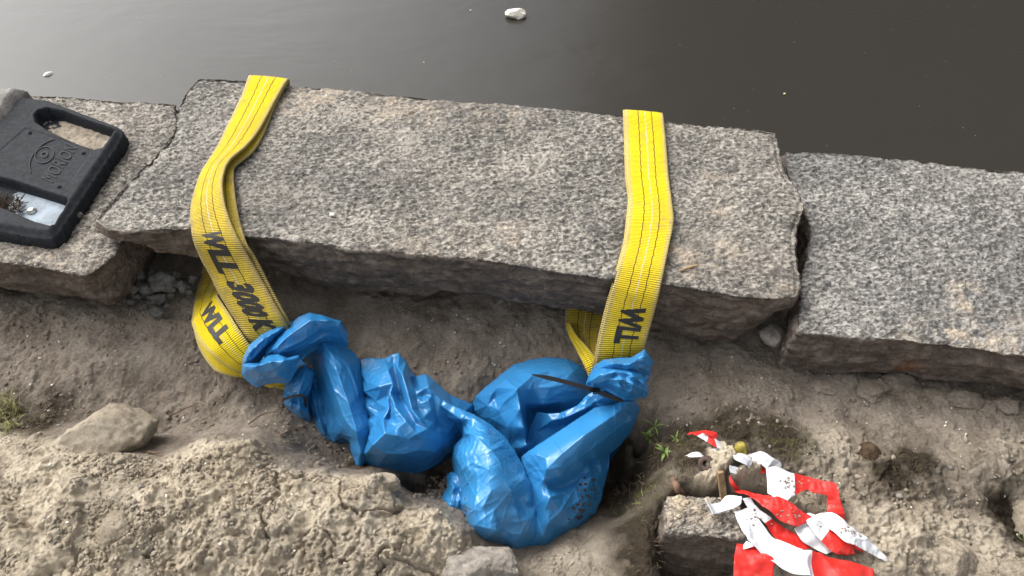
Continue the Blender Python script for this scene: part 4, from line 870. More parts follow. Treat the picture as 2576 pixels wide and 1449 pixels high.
a = W(1338, 942, -.125); b = W(1480, 977, -.145); c = W(1500, 984, -.165); d = W(1560, 1005, -.19); e2 = W(1600, 1000, -.21)
pts = crv([a, (a + b) / 2 + np.array([0, 0, .003]), b, c, d, e2], 40)
v, f = strap_mesh(pts, .0085, .0022, (0, -.6, .8), np.clip(np.linspace(.25, 6, 40), 0, 1))
et = empty('cable_tie', tuple(b)); tag(et, 'black cable tie with its long pointed end sticking out over the right blue bag', 'cable tie')
mesh_obj('strap', v, f, M['tie'], et, smooth=False)
hp, hf = boxm(-.007, .007, -.005, .005, -.004, .004); hv = np.array(hp) + c; mesh_obj('tie_head', hv, hf, M['tie'], et, smooth=False)
pts = crv([W(*cropA(376, 722), -.229), W(*cropA(420, 705), -.214), W(*cropA(470, 692), -.210), W(*cropA(520, 690), -.213), W(*cropA(545, 712), -.222), W(*cropA(556, 780), -.25)], 40)
v, f = strap_mesh(pts, .0055, .002, (0, -.6, .8))
o = mesh_obj('cable_tie', v, f, M['tie'], smooth=False); tag(o, 'thin black cable tie round the left neck of the left blue bag', 'cable tie')

# ------------------------------------------------------------------ ribbons (slings and tape)
def ribbon(st, crop=None, n=160, m=24, thick=.006, zmode='abs', off=.01, crown=0.0, ripple=0.0, seed=0, grow=0, rough=0, ridge=0):
    """st: (Lx,Ly,Lz,Rx,Ry,Rz); returns grid (n,m,3) of the centre surface"""
    A = []
    for s in st:
        l = crop(s[0], s[1]) if crop else (s[0], s[1]); r = crop(s[3], s[4]) if crop else (s[3], s[4])
        A.append([l[0], l[1], s[2], r[0], r[1], s[5]])
    A = np.array(A, float)
    LW = W(A[:, 0], A[:, 1], A[:, 2]); RW = W(A[:, 3], A[:, 4], A[:, 5])
    C = crv(np.hstack([LW, RW]), n)
    t = np.linspace(0, 1, m)[None, :, None]
    P = C[:, None, :3] * (1 - t) + C[:, None, 3:] * t
    N = vnormals(P)
    if N[..., 2].mean() < 0: N = -N
    P = P + N * (crown * np.sin(np.pi * t))
    if ripple: P = P + N * (ripple * fbm(P * 30 + seed, 3, seed))[..., None]
    return P
def ribbon_mesh(name, P, thick, mat, parent, uvw=None, dirt=None, mats=None, seg=None):
    n, m = P.shape[:2]; N = vnormals(P)
    top = P + N * thick * .5; bot = P - N * thick * .5
    # close loop across: top 0..m-1, bottom m-1..0
    loopg = np.concatenate([top, bot[:, ::-1]], 1)
    s = np.r_[0, np.cumsum(np.linalg.norm(np.diff(P[:, m // 2], axis=0), axis=1))]
    u = np.linspace(0, 1, m); uu = np.r_[u, u[::-1]]
    UV = np.stack(np.broadcast_arrays(uu[None, :], s[:, None]), -1).reshape(-1, 2)
    F_ = grid_faces(n, 2 * m, 0, True)
    dd = None
    if dirt is not None: dd = {'dirt': np.repeat(dirt(s)[:, None], 2 * m, 1).ravel()}
    mi = None
    if seg is not None: mi = np.repeat(seg[:-1], 2 * m)
    F2 = F_
    o = mesh_obj(name, loopg.reshape(-1, 3), F2, mat, parent, uv=UV, attrs=dd, mats=mats, midx=mi)
    bm = bmesh.new(); bm.from_mesh(o.data)
    bmesh.ops.holes_fill(bm, edges=[e for e in bm.edges if e.is_boundary], sides=0); bmesh.ops.recalc_face_normals(bm, faces=bm.faces); bm.to_mesh(o.data); bm.free()
    for e in o.data.edges: pass
    return o
def text_verts(body, bold=.018):
    cu = bpy.data.curves.new('t', 'FONT'); cu.body = body; cu.size = 1.0; cu.offset = bold; cu.resolution_u = 3; cu.space_character = 1.06
    ob = bpy.data.objects.new('t', cu); COL.objects.link(ob)
    me = ob.to_mesh() if False else bpy.data.meshes.new_from_object(ob)
    bm = bmesh.new(); bm.from_mesh(me); bmesh.ops.triangulate(bm, faces=bm.faces)
    for _ in range(3):
        long = [e for e in bm.edges if e.calc_length() > .07]
        if not long: break
        bmesh.ops.subdivide_edges(bm, edges=long, cuts=1); bmesh.ops.triangulate(bm, faces=bm.faces)
    V = np.array([v.co[:] for v in bm.verts]); Fc = [tuple(v.index for v in f.verts) for f in bm.faces]
    bm.free(); bpy.data.objects.remove(ob); bpy.data.curves.remove(cu); bpy.data.meshes.remove(me)
    V[:, 0] -= V[:, 0].min(); V[:, 1] -= V[:, 1].min(); return V, Fc
def text_on(P, body, s0, s1, u0, u1, parent, thick, flip=False, bold=.018):
    """print text along a ribbon between arc lengths fractions s0..s1, letter tops at u1, feet at u0"""
    V, Fc = text_verts(body, .062); n, m = P.shape[:2]
    a = (s0 + (s1 - s0) * V[:, 0] / V[:, 0].max()) * (n - 1); b = (u0 + (u1 - u0) * V[:, 1] / V[:, 1].max()) * (m - 1)
    N = vnormals(P); sg = 1 if N[..., 2].mean() > 0 else -1
    if flip: sg = -sg
    def smp(Gd):
        i = np.clip(a.astype(int), 0, n - 2); j = np.clip(b.astype(int), 0, m - 2); fa = (a - i)[:, None]; fb = (b - j)[:, None]
        return Gd[i, j] * (1 - fa) * (1 - fb) + Gd[i + 1, j] * fa * (1 - fb) + Gd[i, j + 1] * (1 - fa) * fb + Gd[i + 1, j + 1] * fa * fb
    Q = smp(P) + smp(N) * sg * (thick * .5 + .0007)
    return mesh_obj('lettering', Q, Fc, M['ink'], parent, smooth=False)

TH = .0055
# left sling
sl = empty('lifting_sling', tuple(W(560, 400, .0))); tag(sl, 'yellow lifting sling round the left end of the kerb stone, printed WLL 3000 K', 'lifting sling', 'yellow lifting slings')
top_st = [(640, 235, -.16, 735, 245, -.16), (630, 207, -.06, 728, 216, -.06), (626, 194, .012, 724, 203, .012), (609, 242, .012, 692, 255, .016), (576, 310, .013, 657, 320, .018), (544, 375, .014, 620, 369, .022), (511, 427, .014, 578, 404, .028), (492, 476, .014, 562, 446, .036), (482, 518, .013, 562, 492, .038), (481, 560, .012, 576, 545, .034), (487, 600, .006, 600, 600, .022), (505, 645, -.03, 630, 655, -.012), (529, 690, -.07, 660, 708, -.045), (555, 744, -.10, 692, 765, -.075), (590, 800, -.13, 716, 806, -.10), (622, 850, -.16, 732, 838, -.14), (640, 880, -.19, 745, 865, -.18)]
P1 = ribbon(top_st, n=260, m=26, crown=.002, ripple=.0012, seed=3)
dirt1 = lambda s: np.clip(.15 + .9 * sstep(.30, .55, s / s.max()) * (.4 + .6 * sstep(.55, .9, s / s.max())), 0, .85)
ribbon_mesh('webbing', P1, TH, M['web'], sl, dirt=dirt1)
und = [(640, 233, -.165, 738, 246, -.165), (632, 206, -.06, 729, 217, -.06), (640, 205, .004, 726, 205, .004), (620, 245, .004, 694, 262, .005), (600, 310, .005, 663, 338, .006), (575, 360, .005, 636, 382, .007), (545, 400, .006, 594, 417, .010), (530, 440, .006, 588, 440, .012), (520, 490, .006, 592, 492, .012), (515, 550, .006, 604, 557, .010), (520, 600, .0, 622, 615, .006), (540, 650, -.04, 646, 655, -.02), (565, 700, -.08, 676, 715, -.055), (590, 750, -.115, 706, 772, -.085), (620, 800, -.14, 728, 812, -.115), (645, 850, -.185, 738, 845, -.17)]
P2 = ribbon(und, n=240, m=20, crown=.001, ripple=.001, seed=5)
ribbon_mesh('webbing', P2, TH, M['web'], sl, dirt=lambda s: np.clip(.35 + .5 * sstep(.3, .8, s / s.max()), 0, .9))
low = [(520, 640, -.20, 600, 650, -.20), (512, 690, -.21, 580, 695, -.20), (494, 750, -.215, 562, 725, -.19), (485, 800, -.19, 550, 738, -.165), (486, 822, -.17, 552, 750, -.15), (502, 858, -.165, 578, 790, -.14), (528, 888, -.17, 604, 832, -.145), (568, 920, -.195, 640, 880, -.175), (613, 942, -.22, 690, 920, -.21), (670, 965, -.24, 740, 945, -.23), (720, 984, -.25, 780, 970, -.245)]
P3 = ribbon(low, n=180, m=24, crown=.0, ripple=.0015, seed=7)
ribbon_mesh('webbing', P3, TH, M['web'], sl, dirt=lambda s: np.clip(.9 - .75 * sstep(.18, .32, s / s.max()) + .4 * sstep(.6, 1, s / s.max()), 0, .95))  # high value before the fold is shade painted on the inner face
low2 = [(520, 650, -.215, 600, 655, -.21), (505, 700, -.225, 580, 700, -.215), (489, 770, -.225, 555, 745, -.205), (487, 815, -.215, 555, 770, -.19), (497, 862, -.205, 570, 810, -.185), (514, 898, -.205, 590, 850, -.185), (542, 932, -.215, 620, 890, -.195), (578, 944, -.225, 650, 915, -.205), (620, 950, -.235, 690, 940, -.215), (680, 975, -.25, 740, 960, -.23)]
P4 = ribbon(low2, n=160, m=20, ripple=.001, seed=9)
ribbon_mesh('webbing', P4, TH, M['web'], sl, dirt=lambda s: s * 0 + .35)
# right sling
sr = empty('lifting_sling', tuple(W(1630, 500, .0))); tag(sr, 'yellow lifting sling round the right part of the kerb stone, printed WLL', 'lifting sling', 'yellow lifting slings')
rt = [(1572, 325, -.17, 1664, 332, -.17), (1571, 295, -.07, 1666, 302, -.07), (1572, 280, .012, 1667, 288, .012), (1574, 330, .012, 1673, 340, .012), (1576, 400, .012, 1678, 400, .012), (1578, 450, .012, 1682, 450, .012), (1584, 500, .012, 1690, 512, .014), (1579, 557, .012, 1694, 557, .013), (1572, 612, .012, 1682, 623, .012), (1558, 665, .010, 1670, 680, .011), (1545, 712, -.01, 1658, 735, -.012), (1532, 755, -.04, 1647, 778, -.045), (1520, 801, -.075, 1636, 818, -.08), (1509, 850, -.11, 1625, 856, -.11), (1500, 903, -.15, 1616, 894, -.15), (1494, 935, -.19, 1606, 930, -.19)]
P5 = ribbon(rt, n=260, m=26, crown=.001, ripple=.0012, seed=13)
ribbon_mesh('webbing', P5, TH, M['web'], sr, dirt=lambda s: np.clip(.10 + .35 * sstep(.5, .95, s / s.max()), 0, .8))
rt2 = [(a - 5, b, c - .008, d - 3 + (4 if k > 8 else 0), e_, g - .008) for k, (a, b, c, d, e_, g) in enumerate(rt)]
P6 = ribbon(rt2, n=240, m=18, ripple=.001, seed=15)
ribbon_mesh('webbing', P6, TH, M['web'], sr, dirt=lambda s: s * 0 + .45)
rl = [(1425, 760, -.20, 1530, 762, -.20), (1422, 812, -.22, 1515, 815, -.21), (1432, 845, -.225, 1507, 850, -.205), (1452, 884, -.215, 1502, 885, -.18), (1470, 918, -.20, 1499, 910, -.18), (1482, 950, -.21, 1505, 940, -.20)]
P7 = ribbon(rl, n=120, m=20, ripple=.001, seed=17)
ribbon_mesh('webbing', P7, TH, M['web'], sr, dirt=lambda s: s * 0 + .85)
rl2 = [(1424, 812, -.215, 1432, 812, -.20), (1433, 845, -.21, 1452, 845, -.19), (1453, 885, -.20, 1480, 875, -.175), (1471, 920, -.195, 1500, 905, -.18), (1482, 945, -.21, 1506, 940, -.20)]
P8 = ribbon(rl2, n=90, m=14, ripple=.0005, seed=19)
ribbon_mesh('webbing', P8, TH * .9, M['web'], sr, dirt=lambda s: s * 0 + .2)

def arc_at(P, py_target, mid=.5):
    """fraction along ribbon whose centre projects to tracing row py"""
    j = int(mid * (P.shape[1] - 1)); q = P[:, j]; d = q - np.array([0, 0, CAM_H])
    dep = d[:, 1] * cp - d[:, 2] * sp_; v = (-(d[:, 1] * sp_ + d[:, 2] * cp)) / dep; y = 724.5 + v * F
    k = int(P.shape[0] * .12)
    return (k + int(np.argmin(np.abs(y[k:] - py_target)))) / (P.shape[0] - 1)
for (Pr, body, y0, y1, u0, u1, par) in ((P1, 'WLL', 584, 690, .24, .70, sl), (P1, '3000', 708, 796, .28, .78, sl), (P1, 'K', 803, 832, .30, .78, sl), (P5, 'WLL', 764, 862, .30, .82, sr), (P5, '3000', 894, 975, .30, .82, sr)):
    text_on(Pr, body, arc_at(Pr, y0), arc_at(Pr, min(y1, 945)), u0, u1, par, TH)
text_on(P3, 'WLL', .47, .68, .34, .80, sl, TH)

# ------------------------------------------------------------------ red and white barrier tape
def GT(px, py, off):
    z = -.18
    for _ in range(30):
        p = W(px, py, z); z = .5 * z + .5 * max(float(gbase(p[0], p[1])), -.172)
    return W(px, py, z + off)
def tape(st, cols, parent, name='tape_strip', zo=.012, seed=0, n=90, m=20, thick=.0004, zl=None, wr=.0042, crop=cropC):
    """st: (ux,uy,lx,ly) or with extra height; cols: 0 red 1 white per segment"""
    A = []
    for s in st:
        h = s[4] if len(s) > 4 else 0.0
        a = GT(*crop(s[0], s[1]), zo + h); b_ = GT(*crop(s[2], s[3]), zo + h); A.append(np.r_[a, b_])
    A = np.array(A); C = crv(A, n)
    # segment colours by nearest station
    idx = np.linspace(0, 1, n)
    dd = np.r_[0, np.cumsum(np.linalg.norm(np.diff(A[:, :3] + A[:, 3:], axis=0), axis=1))]; dd /= dd[-1]
    seg = np.array([cols[min(len(cols) - 1, max(0, int(np.searchsorted(dd, t, side='right')) - 1))] for t in idx])
    t = np.linspace(0, 1, m)[None, :, None]; P = C[:, None, :3] * (1 - t) + C[:, None, 3:] * t
    N = vnormals(P); N = np.where(N[..., 2:] < 0, -N, N)
    q = P * 26 + seed
    P = P + N * (wr * (1 - 2 * np.abs(noise(q, seed))) + wr * .4 * noise(q * 2.7, seed + 1))[..., None]
    P = crumple(P, .03, 70, False, .45, .03, seed, True, .0013, 28)
    return ribbon_mesh(name, P, thick, None, parent, mats=[M['tape_red'], M['tape_white']], seg=seg)
bt = empty('barrier_tape', tuple(G(1950, 1290))); tag(bt, 'tangled red and white barrier tape over the stone block in the lower right', 'barrier tape')
R0, W1 = 0, 1
tape([(870, 455, 875, 485, .02), (960, 452, 930, 515, .025), (1028, 520, 1000, 562, .02)], [W1], bt, seed=1, n=40)
tape([(985, 455, 1030, 545, .0), (1110, 432, 1100, 520, .02), (1200, 480, 1160, 560, .02), (1250, 510, 1190, 580, .01), (1262, 570, 1240, 590, 0)], [W1], bt, seed=2, n=60)
tape([(850, 535, 848, 600, .02), (925, 560, 900, 615, .015)], [W1], bt, seed=3, n=30)
tape([(1060, 535, 1055, 560, .0), (1110, 545, 1090, 600, .0), (1150, 600, 1130, 610, 0)], [R0], bt, seed=4, n=30)
tape([(860, 620, 850, 640, .0), (890, 680, 865, 700, .005), (940, 745, 900, 760, .0)], [R0], bt, seed=41, n=30)
tape([(1155, 570, 1160, 770, .02), (1225, 560, 1295, 842, .03), (1340, 605, 1355, 800, .028), (1480, 640, 1470, 745, .02), (1600, 672, 1530, 765, .02), (1720, 700, 1640, 790, .02), (1755, 820, 1652, 860, .015), (1785, 920, 1662, 945, .01), (1798, 1012, 1740, 985, .0)], [W1, W1, R0, R0, R0, R0, R0, R0], bt, seed=5, n=130)
tape([(640, 812, 715, 938, .045), (690, 850, 740, 935, .02), (760, 845, 790, 915, .018), (830, 790, 870, 890, .028), (950, 795, 940, 850, .035)], [W1], bt, seed=6, n=70, wr=.002)
tape([(950, 750, 880, 765, .01), (1090, 780, 1000, 800, .02), (1280, 820, 1150, 900, .035), (1420, 905, 1290, 1000, .035), (1542, 975, 1400, 1048, .03)], [R0], bt, seed=7, n=90)
tape([(1010, 812, 950, 822, .01), (1080, 880, 1020, 900, .015), (1178, 965, 1120, 1002, .015), (1300, 1050, 1210, 1110, .01), (1400, 1110, 1300, 1190, .01), (1545, 1210, 1450, 1240, .01)], [W1, W1, R0, R0, R0], bt, seed=8, n=100)
tape([(1495, 1010, 1375, 1068, .015), (1560, 1110, 1440, 1160, .02), (1620, 1180, 1540, 1220, .015), (1692, 1250, 1640, 1276, .01)], [W1], bt, seed=9, n=70)
tape([(1500, 930, 1470, 945, .02), (1560, 975, 1490, 1020, .03), (1625, 1045, 1565, 1130, .03), (1740, 1100, 1640, 1210, .03), (1830, 1160, 1710, 1262, .025), (1878, 1268, 1780, 1255, .015)], [W1, W1, R0, R0, R0], bt, seed=10, n=90)
tape([(1700, 1070, 1690, 1090, .0), (1850, 1150, 1800, 1180, .01), (1948, 1215, 1930, 1262, .0)], [R0], bt, seed=11, n=40)
tape([(1560, 945, 1600, 1030, .02), (1700, 938, 1700, 1082, .04), (1800, 1000, 1800, 1165, .05), (1900, 1080, 1880, 1200, .04), (2050, 1212, 2000, 1262, .02), (2178, 1348, 2172, 1352, .005)], [W1], bt, seed=12, n=90, wr=.003)
tape([(1020, 900, 878, 918, .02), (1080, 985, 920, 1020, .03), (1190, 1120, 975, 1130, .03), (1320, 1185, 1060, 1215, .035), (1440, 1232, 1280, 1390, .035), (1452, 1240, 1490, 1450, .035), (1650, 1285, 1640, 1490, .02), (1930, 1360, 1900, 1500, .015), (2090, 1442, 2050, 1500, .0)], [W1, W1, W1, W1, W1, R0, R0, R0], bt, seed=13, n=150, m=26, wr=.005)
tape([(1050, 1212, 905, 1200, .02), (1200, 1320, 885, 1320, .035), (1200, 1420, 882, 1420, .03), (1190, 1560, 878, 1560, .02)], [R0], bt, seed=14, n=70, m=26, wr=.004)
tape([(985, 1165, 960, 1195, .03), (1060, 1210, 960, 1232, .03)], [W1], bt, seed=15, n=26)
ts = empty('tape_scrap', tuple(G(1780, 1110))); tag(ts, 'short red and white tape scrap in the weeds, farthest up the slope', 'barrier tape')
tape([(500, 288, 520, 268, .0), (550, 286, 600, 262, .01), (632, 328, 660, 292, .015), (742, 398, 715, 315, .015), (815, 418, 765, 345, .005)], [R0, W1, R0, W1], ts, seed=16, n=60, wr=.002)
tape([(590, 262, 640, 250, .02), (690, 300, 735, 265, .02), (738, 325, 752, 300, .015)], [R0], ts, seed=17, n=30, wr=.002)
tape([(700, 405, 745, 388, .01), (770, 458, 778, 440, .005)], [W1], ts, seed=18, n=24, wr=.002)
ow = tape([(480, 462, 486, 455, .0), (540, 432, 530, 472, .01), (600, 430, 612, 472, .01), (642, 465, 655, 475, .0)], [W1], None, name='plastic_shred', seed=19, n=40, wr=.002)
tag(ow, 'small white plastic shred above the rusty ring', 'plastic shred')

# ------------------------------------------------------------------ small hardware by the tape
def lathe(prof, c, axis, n=32):
    """prof: (r, h) pairs; axis unit vector"""
    ax = Vector(axis).normalized(); q = Vector((0, 0, 1)).rotation_difference(ax)
    V = []
    for r, h in prof:
        for k in range(n):
            a = 2 * math.pi * k / n; v = q @ Vector((r * math.cos(a), r * math.sin(a), h)); V.append((v.x + c[0], v.y + c[1], v.z + c[2]))
    m = len(prof); F_ = grid_faces(m, n, 0, True).tolist()
    return V, F_
def tubepath(pts, rad, n=10, seed=0, wob=0.0):
    P = np.asarray(pts, float); N_ = len(P); T = np.gradient(P, axis=0); T /= np.linalg.norm(T, axis=1, keepdims=True) + 1e-9
    up = np.array([.13, .21, .97]); A = np.cross(T, up); A /= np.linalg.norm(A, axis=1, keepdims=True); B = np.cross(T, A)
    rad = np.broadcast_to(rad, (N_,)); th = np.linspace(0, 2 * np.pi, n, endpoint=False)
    V = P[:, None] + (A[:, None] * np.cos(th)[None, :, None] + B[:, None] * np.sin(th)[None, :, None]) * rad[:, None, None]
    if wob: V = V + wob * noise(V * 90 + seed, seed)[..., None]
    F_ = grid_faces(N_, n, 0, True).tolist() + [list(range(n)), [(N_ - 1) * n + k for k in range(n)][::-1]]
    return V.reshape(-1, 3), F_
c = G(*cropC(655, 525), .018)
v, f = lathe([(.005, -.012), (.005, .004), (.006, .0075), (.012, .0075), (.0145, .005), (.0145, -.012), (.005, -.012)], c, (-.35, -.45, .8))
o = mesh_obj('iron_ring', v, f, M['rust']); tag(o, 'rusty iron ring half covered with sand by the tape', 'iron ring')
a = G(*cropC(770, 590), .022); b = G(*cropC(800, 830), .018)
v, f = strap_mesh(crv([a, (a + b) / 2, b], 20), .011, .009, (0, -.3, .95)); o = mesh_obj('wooden_stake', v, f, M['wood'], smooth=False); tag(o, 'short brown wooden stake sticking out of the sand by the tape', 'stake')
a = G(*cropC(830, 880), .016); b = G(*cropC(1040, 915), .016)
v, f = tubepath(crv([a, G(*cropC(930, 900), .02), b], 16), .012, 12, 3, .001); o = mesh_obj('iron_bar', v, f, M['rust']); tag(o, 'dark rusty iron bar under the tape at the stone block', 'iron bar')
c = G(*cropC(940, 450), .005); ax = np.array([-.12, .55, .8])
v, f = lathe([(.010, -.01), (.0115, .004), (.0112, .014), (.0095, .021), (.0060, .025), (.001, .0262)], c, ax)
o = mesh_obj('marker_cap', v, f, M['yplastic']); tag(o, 'worn yellow plastic marker cap poking out between the tape ends', 'cap')
v, f = tubepath(crv([G(*cropC(380, 655), .012), G(*cropC(410, 720), .012), G(*cropC(455, 765), .010), G(*cropC(490, 822), .009)], 40), np.linspace(.0075, .0048, 40), 10, 5, .0016)
o = mesh_obj('twig', v, f, M['twig']); tag(o, 'knobbly brown twig on the stone left of the curled white tape', 'twig')
for i, (p, lab, r) in enumerate([
    ([(775, 1148), (800, 1150 - 2), (885 * .5 + 0, 0)][:0] or [(372, 1136), (392, 1139), (412, 1139)], 'thin light brown twig at the foot of the boulder', .0016),
    ([(625, 1107 - 40), (660, 1042), (700, 1035)], 'thin dark twig in the hollow left of the blue bag', .0012),
    ([(430, 1045), (460, 1030), (500, 1012)], 'slender twig on the soil below the left sling', .0014),
    ([(705, 1095), (730, 1082), (775, 1068)], 'dark rootlet left of the hanging blue fold', .0014)]):
    v, f = tubepath(crv([G(a, b, .012) for a, b in p], 24), np.linspace(r * 1.4, r * .6, 24), 7, i, .0006)
    o = mesh_obj('twig', v, f, M['twig']); tag(o, lab, 'twig')
v, f = tubepath(crv([W(1712, 682, .004), W(1730, 673, .006), W(1755, 668, .005)], 20), .0025, 8, 4, .0008)
o = mesh_obj('twig', v, f, M['wood']); tag(o, 'short pale twig on the kerb stone right of the right sling', 'twig')

# ------------------------------------------------------------------ rubber foot
def rubber():
    zt = -.015
    def wp(L, z=zt): return np.array([W(*cropR(a, b), z)[:2] for a, b in L])
    out = wp([(-1400, 120), (60, 150), (240, 150), (410, 165), (700, 262), (1000, 372), (1050, 400), (1062, 445), (1030, 520), (480, 1330), (440, 1360), (380, 1365), (-1400, 1100)])
    p1 = wp([(300, 320), (340, 275), (430, 252), (560, 272), (700, 322), (850, 372), (1010, 425), (1000, 450), (900, 590), (820, 610), (700, 570), (550, 510), (400, 440), (310, 380)])
    p2 = wp([(-300, 780), (0, 858), (130, 885), (350, 950), (590, 1025), (598, 1060), (470, 1260), (430, 1275), (300, 1240), (180, 1190), (0, 1122), (-300, 1010)])
    pl = wp([(240, 440), (700, 570), (790, 635), (560, 970), (500, 965), (0, 780), (-100, 740)])
    p0 = wp([(-1400, 160), (60, 150), (220, 152), (0, 415), (-1400, 700)])
    K = wp([(1062, 430)])[0]; A_ = wp([(240, 150)])[0]; Bq = wp([(440, 1360)])[0]
    x0, x1 = out[:, 0].min(), out[:, 0].max(); y0, y1 = out[:, 1].min(), out[:, 1].max(); x0 = max(x0, -1.75)
    X = np.arange(x0 - .02, x1 + .02, .0024); Y = np.arange(y0 - .02, y1 + .02, .0024)
    x, y = np.meshgrid(X, Y, indexing='ij')
    so = sdpoly(x, y, out); s1 = sdpoly(x, y, p1); s2 = sdpoly(x, y, p2); spl = sdpoly(x, y, pl); s0 = sdpoly(x, y, p0)
    rise = np.clip((K[0] - .10 - x) * .05, 0, .03)
    z = zt + rise - .012 * sstep(-.018, 0, so)
    z = np.where(so > -.0001, zt - .012 - np.clip(so, 0, .02) * 6, z)
    z = z - .034 * sstep(.0, -.007, s1) - .030 * sstep(0, -.007, s2)
    z = z - .0022 * sstep(.0, -.003, np.abs(spl) - .0025) - .0012 * sstep(0, -.002, spl)
    z = z + .0006 * fbm(np.stack([x, y, 0 * x], -1) * 40, 3, 5)
    for q in [(275, 480), (735, 642), (525, 938)]:
        c = wp([q])[0]; d = np.hypot(x - c[0], y - c[1]); z = z - .006 * sstep(.0052, .0035, d) + .001 * np.exp(-((d - .0062) / .0015) ** 2)
    keep = so < .004
    nx, ny = x.shape; V = np.stack([x, y, z], -1).reshape(-1, 3)
    so_f = so.reshape(-1); 
    V[:, 2] = np.where(so_f > 0, np.minimum(V[:, 2], -.027 - np.clip(so_f, 0, .003) * 10), V[:, 2])
    F_ = grid_faces(nx, ny); F_ = F_[keep.ravel()[F_].all(1)]
    used = np.unique(F_); remap = -np.ones(len(V), int); remap[used] = np.arange(len(used)); V = V[used]; F_ = remap[F_]
    e = empty('rubber_foot', (float(K[0]), float(K[1]), -.05)); tag(e, 'black rubber fence foot with two moulded pockets on the left kerb stone', 'fence foot')
    # skirt downwards
    o = mesh_obj('foot_body', V, F_[:, ::-1].copy(), M['rubber'], e)
    bm = bmesh.new(); bm.from_mesh(o.data)
    be = [q for q in bm.edges if q.is_boundary]; r = bmesh.ops.extrude_edge_only(bm, edges=be)
    for g in r['geom']:
        if isinstance(g, bmesh.types.BMVert): g.co.z = -.06 + .05
    for g in r['geom']:
        if isinstance(g, bmesh.types.BMVert): g.co.z = -.008
    bmesh.ops.recalc_face_normals(bm, faces=bm.faces); bm.to_mesh(o.data); bm.free()
    def fill(name, poly, z, mat, amp=.002, rockiness=0, lab=None):
        P = np.asarray(poly); xa, ya = P.min(0); xb, yb = P.max(0); xx, yy = np.meshgrid(np.arange(max(xa, -1.7), xb, .003), np.arange(ya, yb, .003), indexing='ij')
        zz = z + amp * fbm(np.stack([xx, yy, 0 * xx], -1) * 60, 4, 9) + rockiness * .01 * clods(xx, yy, .012, 91, .5)
        kk = inpoly(xx, yy, P); Fq = grid_faces(*xx.shape); Fq = Fq[kk.ravel()[Fq].any(1)]; Vq = np.stack([xx, yy, zz], -1).reshape(-1, 3)
        us = np.unique(Fq); rm = -np.ones(len(Vq), int); rm[us] = np.arange(len(us))
        oo = mesh_obj(name, Vq[us], rm[Fq][:, ::-1].copy(), mat, e)
        if lab: oo['label'] = lab
    fill('pocket_sand', p1, -.0445, M['dirt'], .002, .6, 'sandy dirt lying in the upper pocket')
    fill('pocket_plate', p2, -.041, M['zinc'], .0006, 0, 'bare bluish metal sheet in the lower pocket')
    c = W(*cropR(278, 1150), -.040); v, f = lathe([(.0105, 0), (.0105, .0015), (.0065, .0018), (.0065, .006), (.0055, .007), (.0001, .007)], c, (0, 0, 1), 24); mesh_obj('bolt', v, f, M['pale_metal'], e)
    # dark litter in the lower pocket
    rs = np.random.RandomState(5); parts = []
    for _ in range(160):
        c = W(*cropR(rs.uniform(-60, 190), rs.uniform(1030, 1160)), -.036 + rs.uniform(0, .008)); d = rs.normal(size=3) * .009; d[2] = abs(d[2]) * .5
        parts.append(tubepath([c, c + d * .5 + rs.normal(size=3) * .002, c + d], .0009, 4))
    v, f = join(parts); mesh_obj('litter', v, f, M['humus'], e, smooth=False)
    # dusty raised hump at the far left
    c = wp([(-60, 230)])[0]
    bm_c = np.asarray(p0); 
    xx, yy = np.meshgrid(np.arange(-1.5, bm_c[:, 0].max() + .03, .005), np.arange(bm_c[:, 1].min(), bm_c[:, 1].max() + .05, .005), indexing='ij')
    d = sdpoly(xx, yy, p0 + np.array([0.0, .012])); zz = np.minimum(.012, -.004 - d * 1.2) + .004 * fbm(np.stack([xx, yy, 0 * xx], -1) * 30, 4, 77); zz = np.where(d > .006, -.05, zz)
    Fq = grid_faces(*xx.shape); kk = (d < .012).ravel(); Fq = Fq[kk[Fq].all(1)]; Vq = np.stack([xx, yy, zz], -1).reshape(-1, 3); us = np.unique(Fq); rm = -np.ones(len(Vq), int); rm[us] = np.arange(len(us))
    oo = mesh_obj('raised_hump', Vq[us], rm[Fq][:, ::-1].copy(), M['dust_concrete'], e); oo['label'] = 'grey dusty raised hump'
    # embossed maker's lettering and ring emblem, running across the plate
    def on_plate(V2, Fc, name, h=.0008):
        # local frame: xdir runs from lower left up to the right along the plate, ydir towards upper left
        O = np.array(W(*cropR(470, 905), zt)[:2]); Xd = np.array(W(*cropR(690, 600), zt)[:2]) - O; Yd = np.array(W(*cropR(230, 800), zt)[:2]) - O
        Q = O + V2[:, :1] * Xd + V2[:, 1:2] * Yd
        zz = zt + np.clip((K[0] - .10 - Q[:, 0]) * .05, 0, .03) + h
        V3 = np.c_[Q, zz]; n = len(V3); low = V3.copy(); low[:, 2] -= .004
        cnt = {}
        for q in Fc:
            for a, b in zip(q, q[1:] + q[:1]): cnt[(a, b)] = 1
        sides = [(a, b, b + n, a + n) for (a, b) in cnt if (b, a) not in cnt]
        mesh_obj(name, np.vstack([V3, low]), [tuple(q) for q in Fc] + sides, M['rubber_edge'], e, smooth=False)
    V2, Fc = text_verts('MORION', -.004); V2 = V2[:, :2].copy(); V2[:, 0] *= 1.0 / V2[:, 0].max(); V2[:, 1] *= .42 / V2[:, 1].max(); V2[:, 1] += .03
    on_plate(V2, Fc, 'embossed_lettering')
    def ringm(cx, cy, ra, rb, w, a0=0, a1=2 * math.pi):
        V = []; Fq = []; n = 60
        for k in range(n + 1):
            a = a0 + (a1 - a0) * k / n
            for q in (0, 1): V.append((cx + (ra + q * w) * math.cos(a), cy + (rb + q * w) * math.sin(a)))
        for k in range(n): Fq.append((2 * k, 2 * k + 1, 2 * k + 3, 2 * k + 2))
        return np.array(V), Fq
